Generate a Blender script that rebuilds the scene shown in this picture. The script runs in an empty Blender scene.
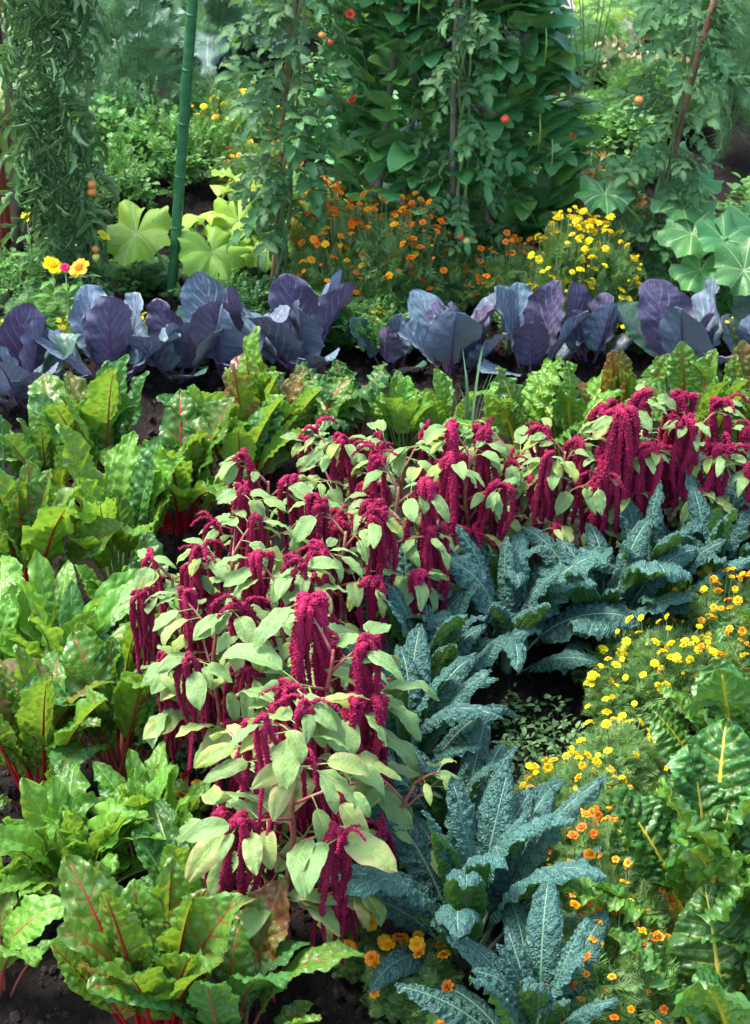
import bpy, math, random
import numpy as np
from mathutils import Vector, Matrix

random.seed(7)
rng = np.random.default_rng(7)
R = math.radians
scene = bpy.context.scene
COL = scene.collection
pi = math.pi

# ------------------------------------------------------------------ camera
F_PX, PITCH, HCAM = 2094.0, R(30), 3.42
cam_d = bpy.data.cameras.new('camera')
cam = bpy.data.objects.new('camera', cam_d)
COL.objects.link(cam)
cam.location = (0, 0, HCAM)
cam.rotation_euler = (R(90) - PITCH, 0, 0)
cam_d.sensor_width = 36
cam_d.lens = F_PX / 1024 * 36
cam_d.clip_start = 0.1
cam_d.clip_end = 500
cam_d.dof.use_dof = True
cam_d.dof.focus_distance = 5.6
cam_d.dof.aperture_fstop = 9.0
scene.camera = cam
cP, sP = math.cos(PITCH), math.sin(PITCH)

def at(px, py, h=0.0):
    """where the photo point (px, py) lies in the garden, at height h above the soil"""
    a = (px - 375) / F_PX
    b = (512 - py) / F_PX
    d = (a, cP + b * sP, -sP + b * cP)
    t = (h - HCAM) / d[2]
    return Vector((d[0] * t, d[1] * t, h))

# ------------------------------------------------------------------ mesh helpers
def mesh(name, V, F, UV=None, MET=None, smooth=True):
    """V (n,3); F list of (m,k) arrays or list of tuples; UV/MET per-vertex"""
    me = bpy.data.meshes.new(name)
    V = np.asarray(V, dtype=np.float32)
    if isinstance(F, np.ndarray):
        F = [F]
    F = [np.asarray(f, dtype=np.int32) for f in F if len(f)]
    loops = np.concatenate([f.ravel() for f in F])
    tot = np.concatenate([np.full(len(f), f.shape[1], dtype=np.int32) for f in F])
    start = np.concatenate([[0], np.cumsum(tot)[:-1]]).astype(np.int32)
    me.vertices.add(len(V)); me.vertices.foreach_set('co', V.ravel())
    me.loops.add(len(loops)); me.loops.foreach_set('vertex_index', loops)
    me.polygons.add(len(tot)); me.polygons.foreach_set('loop_start', start)
    me.polygons.foreach_set('loop_total', tot)
    me.polygons.foreach_set('use_smooth', np.full(len(tot), smooth, dtype=bool))
    for nm, A in (('uv', UV), ('met', MET)):
        if A is not None:
            l = me.uv_layers.new(name=nm)
            l.data.foreach_set('uv', np.asarray(A, dtype=np.float32)[loops].ravel())
    me.update(calc_edges=True)
    me.validate()
    me.materials.append(None)
    return me

def setmat(o, m):
    o.material_slots[0].link = 'OBJECT'
    o.material_slots[0].material = m

def obj(name, me, m, parent=None, loc=(0, 0, 0), rot=(0, 0, 0), sc=1.0):
    o = bpy.data.objects.new(name, me)
    COL.objects.link(o)
    o.parent = parent
    o.location = loc
    o.rotation_euler = rot
    o.scale = (sc, sc, sc) if not hasattr(sc, '__len__') else sc
    if m is not None:
        setmat(o, m)
    return o

def tag(o, label, cat, group=None, kind=None):
    if label: o['label'] = label
    if cat: o['category'] = cat
    if group: o['group'] = group
    if kind: o['kind'] = kind
    return o

def thing(name, label, cat, loc, group=None, rz=0):
    o = bpy.data.objects.new(name, None)
    COL.objects.link(o)
    o.empty_display_size = 0.05
    o.location = loc
    o.rotation_euler = (0, 0, rz)
    return tag(o, label, cat, group)

class Mix:
    """collects pieces into one mesh"""
    def __init__(s): s.V, s.Q, s.T, s.U, s.M, s.n = [], [], [], [], [], 0
    def add(s, V, F, U=None, M=None):
        V = np.asarray(V, float)
        s.V.append(V)
        for f in (F if isinstance(F, list) else [F]):
            f = np.asarray(f)
            if len(f) == 0: continue
            (s.Q if f.shape[1] == 4 else s.T).append(f + s.n)
        s.U.append(U if U is not None else np.zeros((len(V), 2)))
        s.M.append(M if M is not None else V[:, :2].copy())
        s.n += len(V)
    def get(s):
        F = []
        if s.Q: F.append(np.concatenate(s.Q))
        if s.T: F.append(np.concatenate(s.T))
        return np.concatenate(s.V), F, np.concatenate(s.U), np.concatenate(s.M)
    def build(s, name, smooth=True):
        V, F, U, M = s.get()
        return mesh(name, V, F, U, M, smooth)

def euler_mats(rx, ry, rz):
    rx, ry, rz = map(np.asarray, (rx, ry, rz))
    n = len(rz)
    def z(): return np.zeros((n, 3, 3))
    X, Y, Z = z(), z(), z()
    X[:, 0, 0] = 1; X[:, 1, 1] = np.cos(rx); X[:, 1, 2] = -np.sin(rx); X[:, 2, 1] = np.sin(rx); X[:, 2, 2] = np.cos(rx)
    Y[:, 1, 1] = 1; Y[:, 0, 0] = np.cos(ry); Y[:, 0, 2] = np.sin(ry); Y[:, 2, 0] = -np.sin(ry); Y[:, 2, 2] = np.cos(ry)
    Z[:, 2, 2] = 1; Z[:, 0, 0] = np.cos(rz); Z[:, 0, 1] = -np.sin(rz); Z[:, 1, 0] = np.sin(rz); Z[:, 1, 1] = np.cos(rz)
    return Z @ Y @ X

def scatter(mx, templates, which, mats, sc, locs, rnd_uv=True):
    """add many copies of the leaf templates (V,F,U,M) into the Mix"""
    which = np.asarray(which)
    for k, (V, F, U, M) in enumerate(templates):
        ids = np.where(which == k)[0]
        if len(ids) == 0: continue
        A = mats[ids] * sc[ids][:, None, None]
        P = np.einsum('nij,kj->nki', A, V) + locs[ids][:, None, :]
        nv = len(V)
        off = (np.arange(len(ids)) * nv)[:, None, None]
        FF = [(f[None] + off).reshape(-1, f.shape[1]) for f in F]
        # met.x carries the leaf's own metres, with a per-leaf shift in met.y for colour variation
        sh = rng.random(len(ids)) * 40 if rnd_uv else np.zeros(len(ids))
        MM = np.tile(M[None], (len(ids), 1, 1)); MM[:, :, 1] += np.floor(sh)[:, None]
        UU = np.tile(U[None], (len(ids), 1, 1))
        mx.add(P.reshape(-1, 3), FF, UU.reshape(-1, 2), MM.reshape(-1, 2))

def tube(P, rad, nseg=8, flat=1.0, N=None):
    """tube along points P with radii rad; flat squeezes along the frame normal"""
    P = np.asarray(P, float); n = len(P)
    rad = np.broadcast_to(np.asarray(rad, float), (n,))
    T = np.gradient(P, axis=0); T /= np.linalg.norm(T, axis=1)[:, None] + 1e-12
    ref = np.array([0, 1, 0.0]) if N is None else np.asarray(N, float)
    if abs(T[0] @ ref) > .95: ref = np.array([1.0, 0, 0])
    B = np.zeros_like(P); b = ref
    for i in range(n):
        b = b - T[i] * (b @ T[i]); b = b / (np.linalg.norm(b) + 1e-12); B[i] = b
    C = np.cross(T, B)
    a = np.linspace(0, 2 * pi, nseg, endpoint=False)
    V = P[:, None] + rad[:, None, None] * (np.cos(a)[None, :, None] * B[:, None] + flat * np.sin(a)[None, :, None] * C[:, None])
    V = V.reshape(-1, 3)
    i = np.arange(n - 1)[:, None]; j = np.arange(nseg)[None]
    q = np.stack([i * nseg + j, i * nseg + (j + 1) % nseg, (i + 1) * nseg + (j + 1) % nseg, (i + 1) * nseg + j], -1).reshape(-1, 4)
    V = np.concatenate([V, P[:1], P[-1:]])
    c0, c1 = n * nseg, n * nseg + 1
    jj = np.arange(nseg)
    t = np.concatenate([np.stack([np.full(nseg, c0), (jj + 1) % nseg, jj], -1),
                        np.stack([np.full(nseg, c1), (n - 1) * nseg + jj, (n - 1) * nseg + (jj + 1) % nseg], -1)])
    s = np.concatenate([[0], np.cumsum(np.linalg.norm(np.diff(P, axis=0), axis=1))])
    M = np.stack([np.tile(a / (2 * pi), n), np.repeat(s, nseg)], -1)
    M = np.concatenate([M, [[0, 0]], [[0, s[-1]]]])
    return V, [q, t], M.copy(), M

def sn(x, y, f, seed, n=6):
    r = np.random.default_rng(seed)
    o = 0
    for k in range(n):
        a = r.random() * 2 * pi; ff = f * (0.7 + 0.7 * r.random())
        o = o + np.sin(ff * (math.cos(a) * x + math.sin(a) * y) + r.random() * 6.28)
    return o / math.sqrt(n)

ICO = None
def ico():
    global ICO
    if ICO is None:
        t = (1 + 5 ** .5) / 2
        V = np.array([(-1, t, 0), (1, t, 0), (-1, -t, 0), (1, -t, 0), (0, -1, t), (0, 1, t), (0, -1, -t), (0, 1, -t), (t, 0, -1), (t, 0, 1), (-t, 0, -1), (-t, 0, 1)], float)
        V /= np.linalg.norm(V[0])
        F = np.array([(0, 11, 5), (0, 5, 1), (0, 1, 7), (0, 7, 10), (0, 10, 11), (1, 5, 9), (5, 11, 4), (11, 10, 2), (10, 7, 6), (7, 1, 8), (3, 9, 4), (3, 4, 2), (3, 2, 6), (3, 6, 8), (3, 8, 9), (4, 9, 5), (2, 4, 11), (6, 2, 10), (8, 6, 7), (9, 8, 1)])
        ICO = (V, F)
    return ICO

# ------------------------------------------------------------------ leaf geometry
PROF = {
    'chard': lambda v: np.sin(pi * v ** 0.82) ** 0.58 * (1 - 0.10 * np.sin(2 * pi * v)),
    'kale': lambda v: np.clip(v / .16, 0, 1) ** .7 * (1 - v ** 5) ** .6 * (0.80 + 0.25 * np.sin(pi * v)),
    'cabbage': lambda v: np.sin(pi * v ** 0.80) ** 0.50 * (0.86 + 0.16 * v),
    'ovate': lambda v: 1.62 * v ** .55 * (1 - v) ** .78,
    'heart': lambda v: 1.45 * (v + 0.02) ** .33 * (1 - v) ** .72,
    'strap': lambda v: np.clip(v / .1, 0, 1) ** .5 * (1 - v ** 1.6) ** .8,
    'lance': lambda v: np.sin(pi * v ** .8) ** .9,
}

def leaf_geo(Ls, Lb, W, prof, phi0, phi1, p=1.5, fold=10, curl=0, ruf=0.0, rufn=3, puck=0.0, nv=7,
             noise=0.0, nf=60, side=0.0, twist=0, nu=9, nvv=31, seed=0, rs=0.006, flat=.6, lobe=0.0, stalk=True, edge=0.0, rend=.12, rmid=.85):
    r = np.random.default_rng(seed)
    # spine
    ns = 60
    L = Ls + Lb
    s = np.linspace(0, 1, ns)
    a = R(phi0) + R(phi1) * s ** p
    dx, dz = np.sin(a), np.cos(a)
    X = np.concatenate([[0], np.cumsum((dx[1:] + dx[:-1]) / 2)]) * L / (ns - 1)
    Z = np.concatenate([[0], np.cumsum((dz[1:] + dz[:-1]) / 2)]) * L / (ns - 1)
    Y = side * s ** 2 * L
    def sp(q):
        return np.stack([np.interp(q, s, X), np.interp(q, s, Y), np.interp(q, s, Z)], -1), np.interp(q, s, a)
    v = np.linspace(0, 1, nvv)
    u = np.linspace(-1, 1, nu)
    u = np.sign(u) * np.abs(u) ** .9
    q = (Ls + Lb * v) / L
    C, ang = sp(q)
    N = np.stack([-np.cos(ang), np.zeros_like(ang), np.sin(ang)], -1)
    B = np.tile([0, 1.0, 0], (nvv, 1))
    tw = R(twist) * v + R(6) * np.sin(v * 5 + r.random() * 6)
    B2 = B * np.cos(tw)[:, None] + N * np.sin(tw)[:, None]
    N2 = N * np.cos(tw)[:, None] - B * np.sin(tw)[:, None]
    w = W * PROF[prof](np.clip(v, 1e-4, 1 - 1e-4))
    if lobe:
        w = w * (1 + lobe * sn(v * 1.0, v * 0, 30, seed + 5, 4))
    U, VV = np.meshgrid(u, v)
    au = np.abs(U)
    # cross-section by integrating its slope
    fin = np.linspace(0, 1, 25)
    x_of, h_of = [], []
    sl = R(fold) + R(curl) * fin ** 1.3
    ix = np.concatenate([[0], np.cumsum((np.cos(sl)[1:] + np.cos(sl)[:-1]) / 2)]) / 24
    ih = np.concatenate([[0], np.cumsum((np.sin(sl)[1:] + np.sin(sl)[:-1]) / 2)]) / 24
    x = np.sign(U) * np.interp(au, fin, ix) * w[:, None]
    h = np.interp(au, fin, ih) * w[:, None]
    xm = U * w[:, None]; sm = np.tile((Lb * v)[:, None], (1, nu))
    ph1, ph2 = r.random() * 6.28, r.random() * 6.28
    phs = np.where(U > 0, ph1, ph2)
    h = h + ruf * au ** 2.2 * np.sin(2 * pi * rufn * VV * (1 + .15 * np.sin(3 * VV + phs)) + phs) * np.clip(VV * 5, 0, 1)
    phase = VV * nv - au * (nv * .16)
    if puck:
        h = h + puck * (np.abs(np.sin(pi * phase)) ** .7 - .5) * np.clip((au - .07) * 6, 0, 1) * (1 - au ** 5) * np.clip(w[:, None] / W * 1.2, 0, 1)
        h = h + puck * .8 * np.abs(sn(xm, sm, 2 * pi / .035, seed + 9)) * np.clip(au * 4, 0, 1)
    if noise:
        h = h + noise * sn(xm, sm, nf, seed + 3) * np.clip((au - .06) * 4, 0, 1)
    if edge:
        x = x + np.sign(U) * edge * au ** 3 * sn(sm + U * .3, sm * 0, 2 * pi / .02, seed + 4)
    P = C[:, None, :] + B2[:, None, :] * x[..., None] + N2[:, None, :] * h[..., None]
    i = np.arange(nvv - 1)[:, None]; j = np.arange(nu - 1)[None]
    Q = np.stack([i * nu + j, (i + 1) * nu + j, (i + 1) * nu + j + 1, i * nu + j + 1], -1).reshape(-1, 4)
    blade = (P.reshape(-1, 3), [Q], np.stack([(U + 1) / 2, VV], -1).reshape(-1, 2), np.stack([xm, sm], -1).reshape(-1, 2))
    st = None
    if stalk:
        qq = np.linspace(0, (Ls + Lb * .93) / L, 22)
        Cs, aa = sp(qq)
        rr = rs * np.interp(qq * L, [0, Ls, L], [1.15, rmid, rend])
        st = tube(Cs, rr, 8, flat)
    return blade, st

def leaf_variants(nm, n, fn):
    out = []
    for k in range(n):
        b, s = leaf_geo(**fn(k, random))
        bm = mesh(nm + '_blade', *b)
        sm = mesh(nm + '_stalk', *s) if s is not None else None
        out.append((bm, sm))
    return out

# ------------------------------------------------------------------ materials
class NT:
    def __init__(s, name):
        s.m = bpy.data.materials.new(name); s.m.use_nodes = True
        s.t = s.m.node_tree; s.t.nodes.clear()
        s.out = s.t.nodes.new('ShaderNodeOutputMaterial')
    def n(s, ty, **kw):
        x = s.t.nodes.new(ty)
        for k, v in kw.items(): setattr(x, k, v)
        return x
    def set(s, inp, v):
        if isinstance(v, bpy.types.NodeSocket): s.t.links.new(v, inp)
        elif v is not None:
            if inp.type == 'RGBA' and hasattr(v, '__len__') and len(v) == 3: v = (*v, 1)
            inp.default_value = v
    def math(s, op, a, b=None, c=None, clamp=False):
        x = s.n('ShaderNodeMath', operation=op); x.use_clamp = clamp
        s.set(x.inputs[0], a)
        if b is not None: s.set(x.inputs[1], b)
        if c is not None: s.set(x.inputs[2], c)
        return x.outputs[0]
    def mixc(s, f, a, b, mode='MIX'):
        x = s.n('ShaderNodeMix', data_type='RGBA', blend_type=mode)
        s.set(x.inputs[0], f); s.set(x.inputs[6], a); s.set(x.inputs[7], b)
        return x.outputs[2]
    def smooth(s, v, a, b, o0=0.0, o1=1.0):
        x = s.n('ShaderNodeMapRange', interpolation_type='SMOOTHSTEP')
        s.set(x.inputs[0], v); s.set(x.inputs[1], a); s.set(x.inputs[2], b); s.set(x.inputs[3], o0); s.set(x.inputs[4], o1)
        return x.outputs[0]
    def noise(s, vec, scale, detail=3, rough=.5):
        x = s.n('ShaderNodeTexNoise'); s.set(x.inputs['Vector'], vec)
        x.inputs['Scale'].default_value = scale; x.inputs['Detail'].default_value = detail; x.inputs['Roughness'].default_value = rough
        return x.outputs[0]
    def voro(s, vec, scale, feature='F1', out=0):
        x = s.n('ShaderNodeTexVoronoi', feature=feature); s.set(x.inputs['Vector'], vec); x.inputs['Scale'].default_value = scale
        return x.outputs[out]
    def bump(s, h, strength, dist):
        x = s.n('ShaderNodeBump'); s.set(x.inputs['Height'], h)
        x.inputs['Strength'].default_value = strength; x.inputs['Distance'].default_value = dist
        return x.outputs[0]
    def pr(s, col, rough, normal=None, spec=.5, **kw):
        x = s.n('ShaderNodeBsdfPrincipled')
        s.set(x.inputs['Base Color'], col); s.set(x.inputs['Roughness'], rough); s.set(x.inputs['Specular IOR Level'], spec)
        if normal is not None: s.set(x.inputs['Normal'], normal)
        for k, v in kw.items(): s.set(x.inputs[k], v)
        return x.outputs[0]
    def end(s, sh):
        s.t.links.new(sh, s.out.inputs['Surface']); return s.m

def leaf_mat(name, top, back, vein=None, lat=0.0, nv=7, mid=.0, rough=.4, trans=.3, tcol=None, bump=.35, bscale=90, bdist=.003,
             var=.25, tint=None, tintf=.0, spec=.5, latw=.06, hole=0, edgec=None, perleaf=False, latslope=.16, back_vein=None, spots=0):
    t = NT(name)
    uv = t.n('ShaderNodeUVMap', uv_map='uv'); met = t.n('ShaderNodeUVMap', uv_map='met')
    su = t.n('ShaderNodeSeparateXYZ'); t.set(su.inputs[0], uv.outputs[0])
    sm = t.n('ShaderNodeSeparateXYZ'); t.set(sm.inputs[0], met.outputs[0])
    au = t.math('MULTIPLY', t.math('ABSOLUTE', t.math('SUBTRACT', su.outputs[0], .5)), 2)
    ax = t.math('ABSOLUTE', sm.outputs[0])
    info = t.n('ShaderNodeObjectInfo'); geo = t.n('ShaderNodeNewGeometry')
    rnd = info.outputs['Random']
    if perleaf:
        wn = t.n('ShaderNodeTexWhiteNoise', noise_dimensions='1D'); t.set(wn.inputs['W'], t.math('FLOOR', sm.outputs[1]))
        rnd = wn.outputs[0]
    off = t.n('ShaderNodeVectorMath', operation='ADD'); t.set(off.inputs[0], met.outputs[0])
    cmb = t.n('ShaderNodeCombineXYZ'); t.set(cmb.inputs[2], t.math('MULTIPLY', rnd, 7.0)); t.set(off.inputs[1], cmb.outputs[0])
    vec = off.outputs[0]
    col = t.mixc(geo.outputs['Backfacing'], top, back)
    # tone differs from leaf to leaf and in soft patches
    val = t.math('ADD', 1 - var, t.math('MULTIPLY', rnd, 2 * var))
    pn = t.noise(vec, 14, 2)
    val = t.math('MULTIPLY', val, t.math('ADD', .72, t.math('MULTIPLY', pn, .56)))
    hsv = t.n('ShaderNodeHueSaturation'); t.set(hsv.inputs['Color'], col); t.set(hsv.inputs['Value'], val)
    rnd2 = t.math('FRACT', t.math('MULTIPLY', rnd, 17.3))
    t.set(hsv.inputs['Hue'], t.math('ADD', .488, t.math('MULTIPLY', rnd2, .024)))
    col = hsv.outputs[0]
    if tint is not None:
        rnd3 = t.math('FRACT', t.math('MULTIPLY', rnd, 41.7))
        f = t.math('MULTIPLY', t.smooth(rnd3, 1 - tintf, 1.0), t.smooth(t.math('ADD', pn, t.math('MULTIPLY', au, .25)), .35, .75))
        col = t.mixc(f, col, tint)
    if edgec is not None:
        col = t.mixc(t.smooth(au, .55, 1.0, 0, .7), col, edgec)
    phase = t.math('SUBTRACT', t.math('MULTIPLY', su.outputs[1], float(nv)), t.math('MULTIPLY', au, nv * latslope))
    fr = t.math('ABSOLUTE', t.math('SUBTRACT', t.math('FRACT', t.math('ADD', phase, .5)), .5))
    wob = t.math('MULTIPLY', t.math('SUBTRACT', t.noise(vec, 60, 2), .5), .10)
    fr = t.math('ADD', fr, wob)
    lv = t.smooth(fr, latw, latw * .2)
    lvf = t.math('MULTIPLY', lv, t.smooth(au, 1.0, .35))
    cell = t.voro(vec, bscale * .8, 'DISTANCE_TO_EDGE')
    if vein is not None:
        if lat: col = t.mixc(t.math('MULTIPLY', lvf, lat), col, vein)
        if lat > .3:
            col = t.mixc(t.math('MULTIPLY', t.smooth(cell, .06, .0), t.math('MULTIPLY', t.smooth(au, .8, .1), lat * .45)), col, vein)
        if mid:
            mw = t.math('MULTIPLY', t.math('SUBTRACT', 1.08, su.outputs[1]), mid)
            col = t.mixc(t.smooth(ax, mw, t.math('MULTIPLY', mw, .4)), col, vein)
    if spots:
        sv = t.voro(vec, 22, 'F1', 0)
        sn_ = t.math('ADD', sv, t.math('MULTIPLY', t.noise(vec, 9, 2), .5))
        col = t.mixc(t.math('MULTIPLY', t.smooth(sn_, .27, .22), spots), col, (.20, .13, .05))
    hgt = t.math('ADD', t.math('MULTIPLY', t.smooth(cell, 0, .35), .6), t.math('MULTIPLY', t.noise(vec, bscale * .6, 3), .8))
    hgt = t.math('SUBTRACT', hgt, t.math('MULTIPLY', lvf, .8))
    sgn = t.math('SUBTRACT', 1.0, t.math('MULTIPLY', geo.outputs['Backfacing'], 2.0))
    nb = t.bump(hgt, bump, bdist)
    rg = t.math('ADD', rough - .08, t.math('MULTIPLY', t.noise(vec, 30, 2), .16))
    sh = t.pr(col, rg, nb, spec)
    tr = t.n('ShaderNodeBsdfTranslucent')
    tc = t.mixc(.65, col, tcol if tcol else tuple(min(1, c * 1.6) for c in back))
    t.set(tr.inputs[0], tc); t.set(tr.inputs['Normal'], nb)
    mx = t.n('ShaderNodeMixShader'); mx.inputs[0].default_value = trans
    t.t.links.new(sh, mx.inputs[1]); t.t.links.new(tr.outputs[0], mx.inputs[2])
    return t.end(mx.outputs[0])

def plain_mat(name, c, c2=None, rough=.5, scale=60, bump=.2, spec=.5, coord='Object', bdist=.002, obj_var=0.1, **kw):
    t = NT(name)
    tc = t.n('ShaderNodeTexCoord'); v = tc.outputs[coord]
    nz = t.noise(v, scale, 4, .6)
    col = t.mixc(t.smooth(nz, .35, .65), c, c2 if c2 else tuple(x * .7 for x in c))
    info = t.n('ShaderNodeObjectInfo')
    hsv = t.n('ShaderNodeHueSaturation'); t.set(hsv.inputs['Color'], col)
    t.set(hsv.inputs['Value'], t.math('ADD', 1 - obj_var, t.math('MULTIPLY', info.outputs['Random'], 2 * obj_var)))
    return t.end(t.pr(hsv.outputs[0], rough, t.bump(nz, bump, bdist), spec, **kw))

M = {}
GRN_T = (.35, .60, .06)
M['chard_red'] = leaf_mat('chard_red', (.088, .225, .032), (.15, .32, .04), (.28, .025, .02), lat=.65, nv=8, spots=.6, mid=.0045, rough=.33, trans=.36, tcol=(.36, .58, .03), tint=(.17, .06, .03), tintf=.15, spec=.55, latw=.11)
M['chard_bright'] = leaf_mat('chard_bright', (.115, .285, .032), (.18, .37, .045), (.24, .40, .10), lat=.5, spots=.5, nv=8, mid=.003, rough=.38, trans=.36, tcol=(.42, .62, .04), spec=.48, latw=.11)
M['chard_yellow'] = leaf_mat('chard_yellow', (.048, .165, .030), (.11, .27, .035), (.46, .47, .09), lat=.5, nv=9, mid=.009, spots=.6, rough=.36, trans=.28, tcol=(.30, .50, .03), spec=.45, latw=.11)
M['chard_dark'] = leaf_mat('chard_dark', (.048, .16, .035), (.085, .22, .045), (.22, .04, .03), lat=.3, nv=8, mid=.003, rough=.38, trans=.3, tcol=(.25, .45, .04), spec=.42, latw=.11)
M['chard_brown'] = leaf_mat('chard_brown', (.12, .15, .03), (.20, .20, .03), (.30, .02, .02), lat=.9, nv=8, mid=.003, rough=.35, trans=.36, tcol=(.45, .40, .03), tint=(.22, .06, .03), tintf=.9, latw=.11)
M['kale'] = leaf_mat('kale', (.055, .150, .122), (.09, .25, .045), (.20, .34, .26), lat=.12, nv=13, mid=.003, spots=.5, rough=.50, trans=.16, tcol=(.25, .48, .08), bump=1.0, bscale=140, bdist=.006, spec=.42, var=.16)
M['cabbage'] = leaf_mat('cabbage', (.105, .180, .205), (.135, .195, .245), (.36, .34, .47), lat=.8, nv=6, spots=.5, mid=.008, rough=.47, trans=.07, tcol=(.2, .15, .25), bump=.25, bscale=60, spec=.42, tint=(.105, .055, .135), tintf=.35, var=.22, latslope=.5, latw=.13, edgec=(.15, .19, .26))
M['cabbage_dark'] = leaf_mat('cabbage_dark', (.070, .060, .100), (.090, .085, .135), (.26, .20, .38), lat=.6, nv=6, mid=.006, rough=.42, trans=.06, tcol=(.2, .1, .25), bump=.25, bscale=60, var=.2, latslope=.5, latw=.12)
M['cabbage_green'] = leaf_mat('cabbage_green', (.045, .12, .075), (.09, .12, .17), (.20, .16, .26), lat=.5, nv=6, mid=.004, rough=.42, trans=.1, tcol=(.2, .25, .2), bump=.25, bscale=60, var=.15, latslope=.5, latw=.05)
M['amaranth'] = leaf_mat('amaranth', (.165, .300, .095), (.26, .38, .16), (.38, .48, .20), lat=.85, nv=9, mid=.0018, spots=.6, rough=.52, spec=.35, trans=.30, tcol=(.42, .56, .12), bump=.35, bscale=120, tint=(.36, .42, .05), tintf=.22, latslope=.35, latw=.09, edgec=(.27, .40, .14))
M['amaranth_y'] = leaf_mat('amaranth_y', (.26, .38, .10), (.32, .42, .14), (.42, .45, .2), lat=.5, nv=9, mid=.0012, rough=.5, trans=.35, tcol=(.55, .60, .10), bump=.35, bscale=120, tint=(.38, .36, .12), tintf=.4, latslope=.35, latw=.09, edgec=(.40, .33, .15), spots=.7)
M['squash'] = leaf_mat('squash', (.30, .50, .060), (.30, .45, .10), (.48, .58, .22), lat=0, spots=.5, rough=.5, trans=.34, tcol=(.55, .72, .10), bump=.4, bscale=70)
M['squash_cool'] = leaf_mat('squash_cool', (.085, .27, .075), (.18, .34, .12), (.30, .44, .20), lat=0, rough=.45, trans=.25, tcol=(.30, .55, .12), bump=.4, bscale=70)
M['bean'] = leaf_mat('bean', (.072, .265, .070), (.16, .36, .10), (.10, .25, .09), lat=.4, nv=6, mid=.0015, rough=.42, trans=.22, tcol=(.22, .50, .08), bump=.3, bscale=90, perleaf=True, var=.38, latslope=.5, tint=(.20, .36, .05), tintf=.2)
M['tomato'] = leaf_mat('tomato', (.055, .17, .045), (.17, .30, .13), (.12, .24, .09), lat=.4, nv=6, mid=.001, rough=.5, trans=.22, tcol=(.25, .45, .08), bump=.4, bscale=120, perleaf=True, var=.35, latslope=.4)
M['herb'] = leaf_mat('herb', (.105, .27, .055), (.14, .32, .08), rough=.5, trans=.3, tcol=(.25, .50, .08), bump=.2, perleaf=True, var=.3)
M['herb_dark'] = leaf_mat('herb_dark', (.055, .17, .05), (.10, .23, .07), rough=.5, trans=.25, tcol=(.18, .42, .08), bump=.2, perleaf=True, var=.35)
M['fern'] = leaf_mat('fern', (.15, .34, .14), (.17, .36, .16), rough=.6, trans=.3, tcol=(.18, .42, .16), bump=.0, perleaf=True, var=.25)
M['marifol'] = leaf_mat('marifol', (.125, .26, .065), (.16, .31, .09), rough=.5, trans=.4, tcol=(.36, .55, .09), bump=.0, perleaf=True, var=.3)
M['silver'] = leaf_mat('silver', (.20, .32, .27), (.28, .38, .33), (.4, .5, .42), lat=.3, nv=12, mid=.003, rough=.6, trans=.2, tcol=(.3, .45, .3), bump=.4, var=.2)
M['onion'] = leaf_mat('onion', (.13, .26, .13), (.13, .26, .13), rough=.42, trans=.15, bump=.1)
M['corn'] = leaf_mat('corn', (.16, .30, .07), (.2, .34, .09), (.3, .4, .15), lat=0, mid=.004, rough=.45, trans=.3, tcol=(.45, .55, .1), bump=.2)
M['hedge'] = leaf_mat('hedge', (.05, .145, .05), (.09, .20, .07), rough=.45, trans=.2, bump=.2, perleaf=True, var=.4)
M['weed'] = leaf_mat('weed', (.12, .24, .08), (.17, .3, .11), rough=.5, trans=.3, bump=.2, perleaf=True, var=.3)
M['dry'] = leaf_mat('dry', (.42, .36, .18), (.42, .36, .18), rough=.7, trans=.2, bump=.2, perleaf=True, var=.3)

M['st_red'] = plain_mat('st_red', (.42, .012, .014), (.30, .01, .02), .3, 40, .15)
M['st_redpale'] = plain_mat('st_redpale', (.40, .06, .05), (.28, .10, .04), .35, 40, .15)
M['st_green'] = plain_mat('st_green', (.22, .38, .09), (.17, .32, .06), .35, 40, .15)
M['st_yellow'] = plain_mat('st_yellow', (.68, .52, .04), (.50, .46, .06), .4, 30, .15)
M['st_kale'] = plain_mat('st_kale', (.16, .29, .19), (.13, .25, .13), .45, 40, .15)
M['st_purple'] = plain_mat('st_purple', (.15, .075, .20), (.11, .05, .14), .42, 40, .15)
M['st_silver'] = plain_mat('st_silver', (.34, .42, .34), (.28, .36, .28), .5, 40, .15)
M['st_amar'] = plain_mat('st_amar', (.30, .16, .09), (.30, .035, .06), .45, 25, .2)
M['st_vine'] = plain_mat('st_vine', (.15, .24, .08), (.12, .17, .06), .5, 30, .2)
M['st_weedy'] = plain_mat('st_weedy', (.22, .13, .08), (.14, .10, .05), .6, 30, .3)

def tassel_mat():
    t = NT('amaranth_tassel')
    tc = t.n('ShaderNodeTexCoord'); v = tc.outputs['Object']
    info = t.n('ShaderNodeObjectInfo')
    c = t.voro(v, 260, 'F1', 0)
    nz = t.noise(v, 35, 3)
    col = t.mixc(t.smooth(nz, .3, .7), (.16, .004, .030), (.31, .006, .052))
    col = t.mixc(t.math('MULTIPLY', t.smooth(info.outputs['Random'], .4, 1.0), .5), col, (.45, .011, .085))
    col = t.mixc(t.math('MULTIPLY', t.smooth(t.noise(v, 120, 3), .58, .75), .35), col, (.30, .06, .05))
    sh = t.pr(col, .68, t.bump(c, .6, .003), .25, **{'Sheen Weight': .25, 'Sheen Roughness': .4, 'Sheen Tint': (.8, .1, .3)})
    return t.end(sh)
M['tassel'] = tassel_mat()

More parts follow.
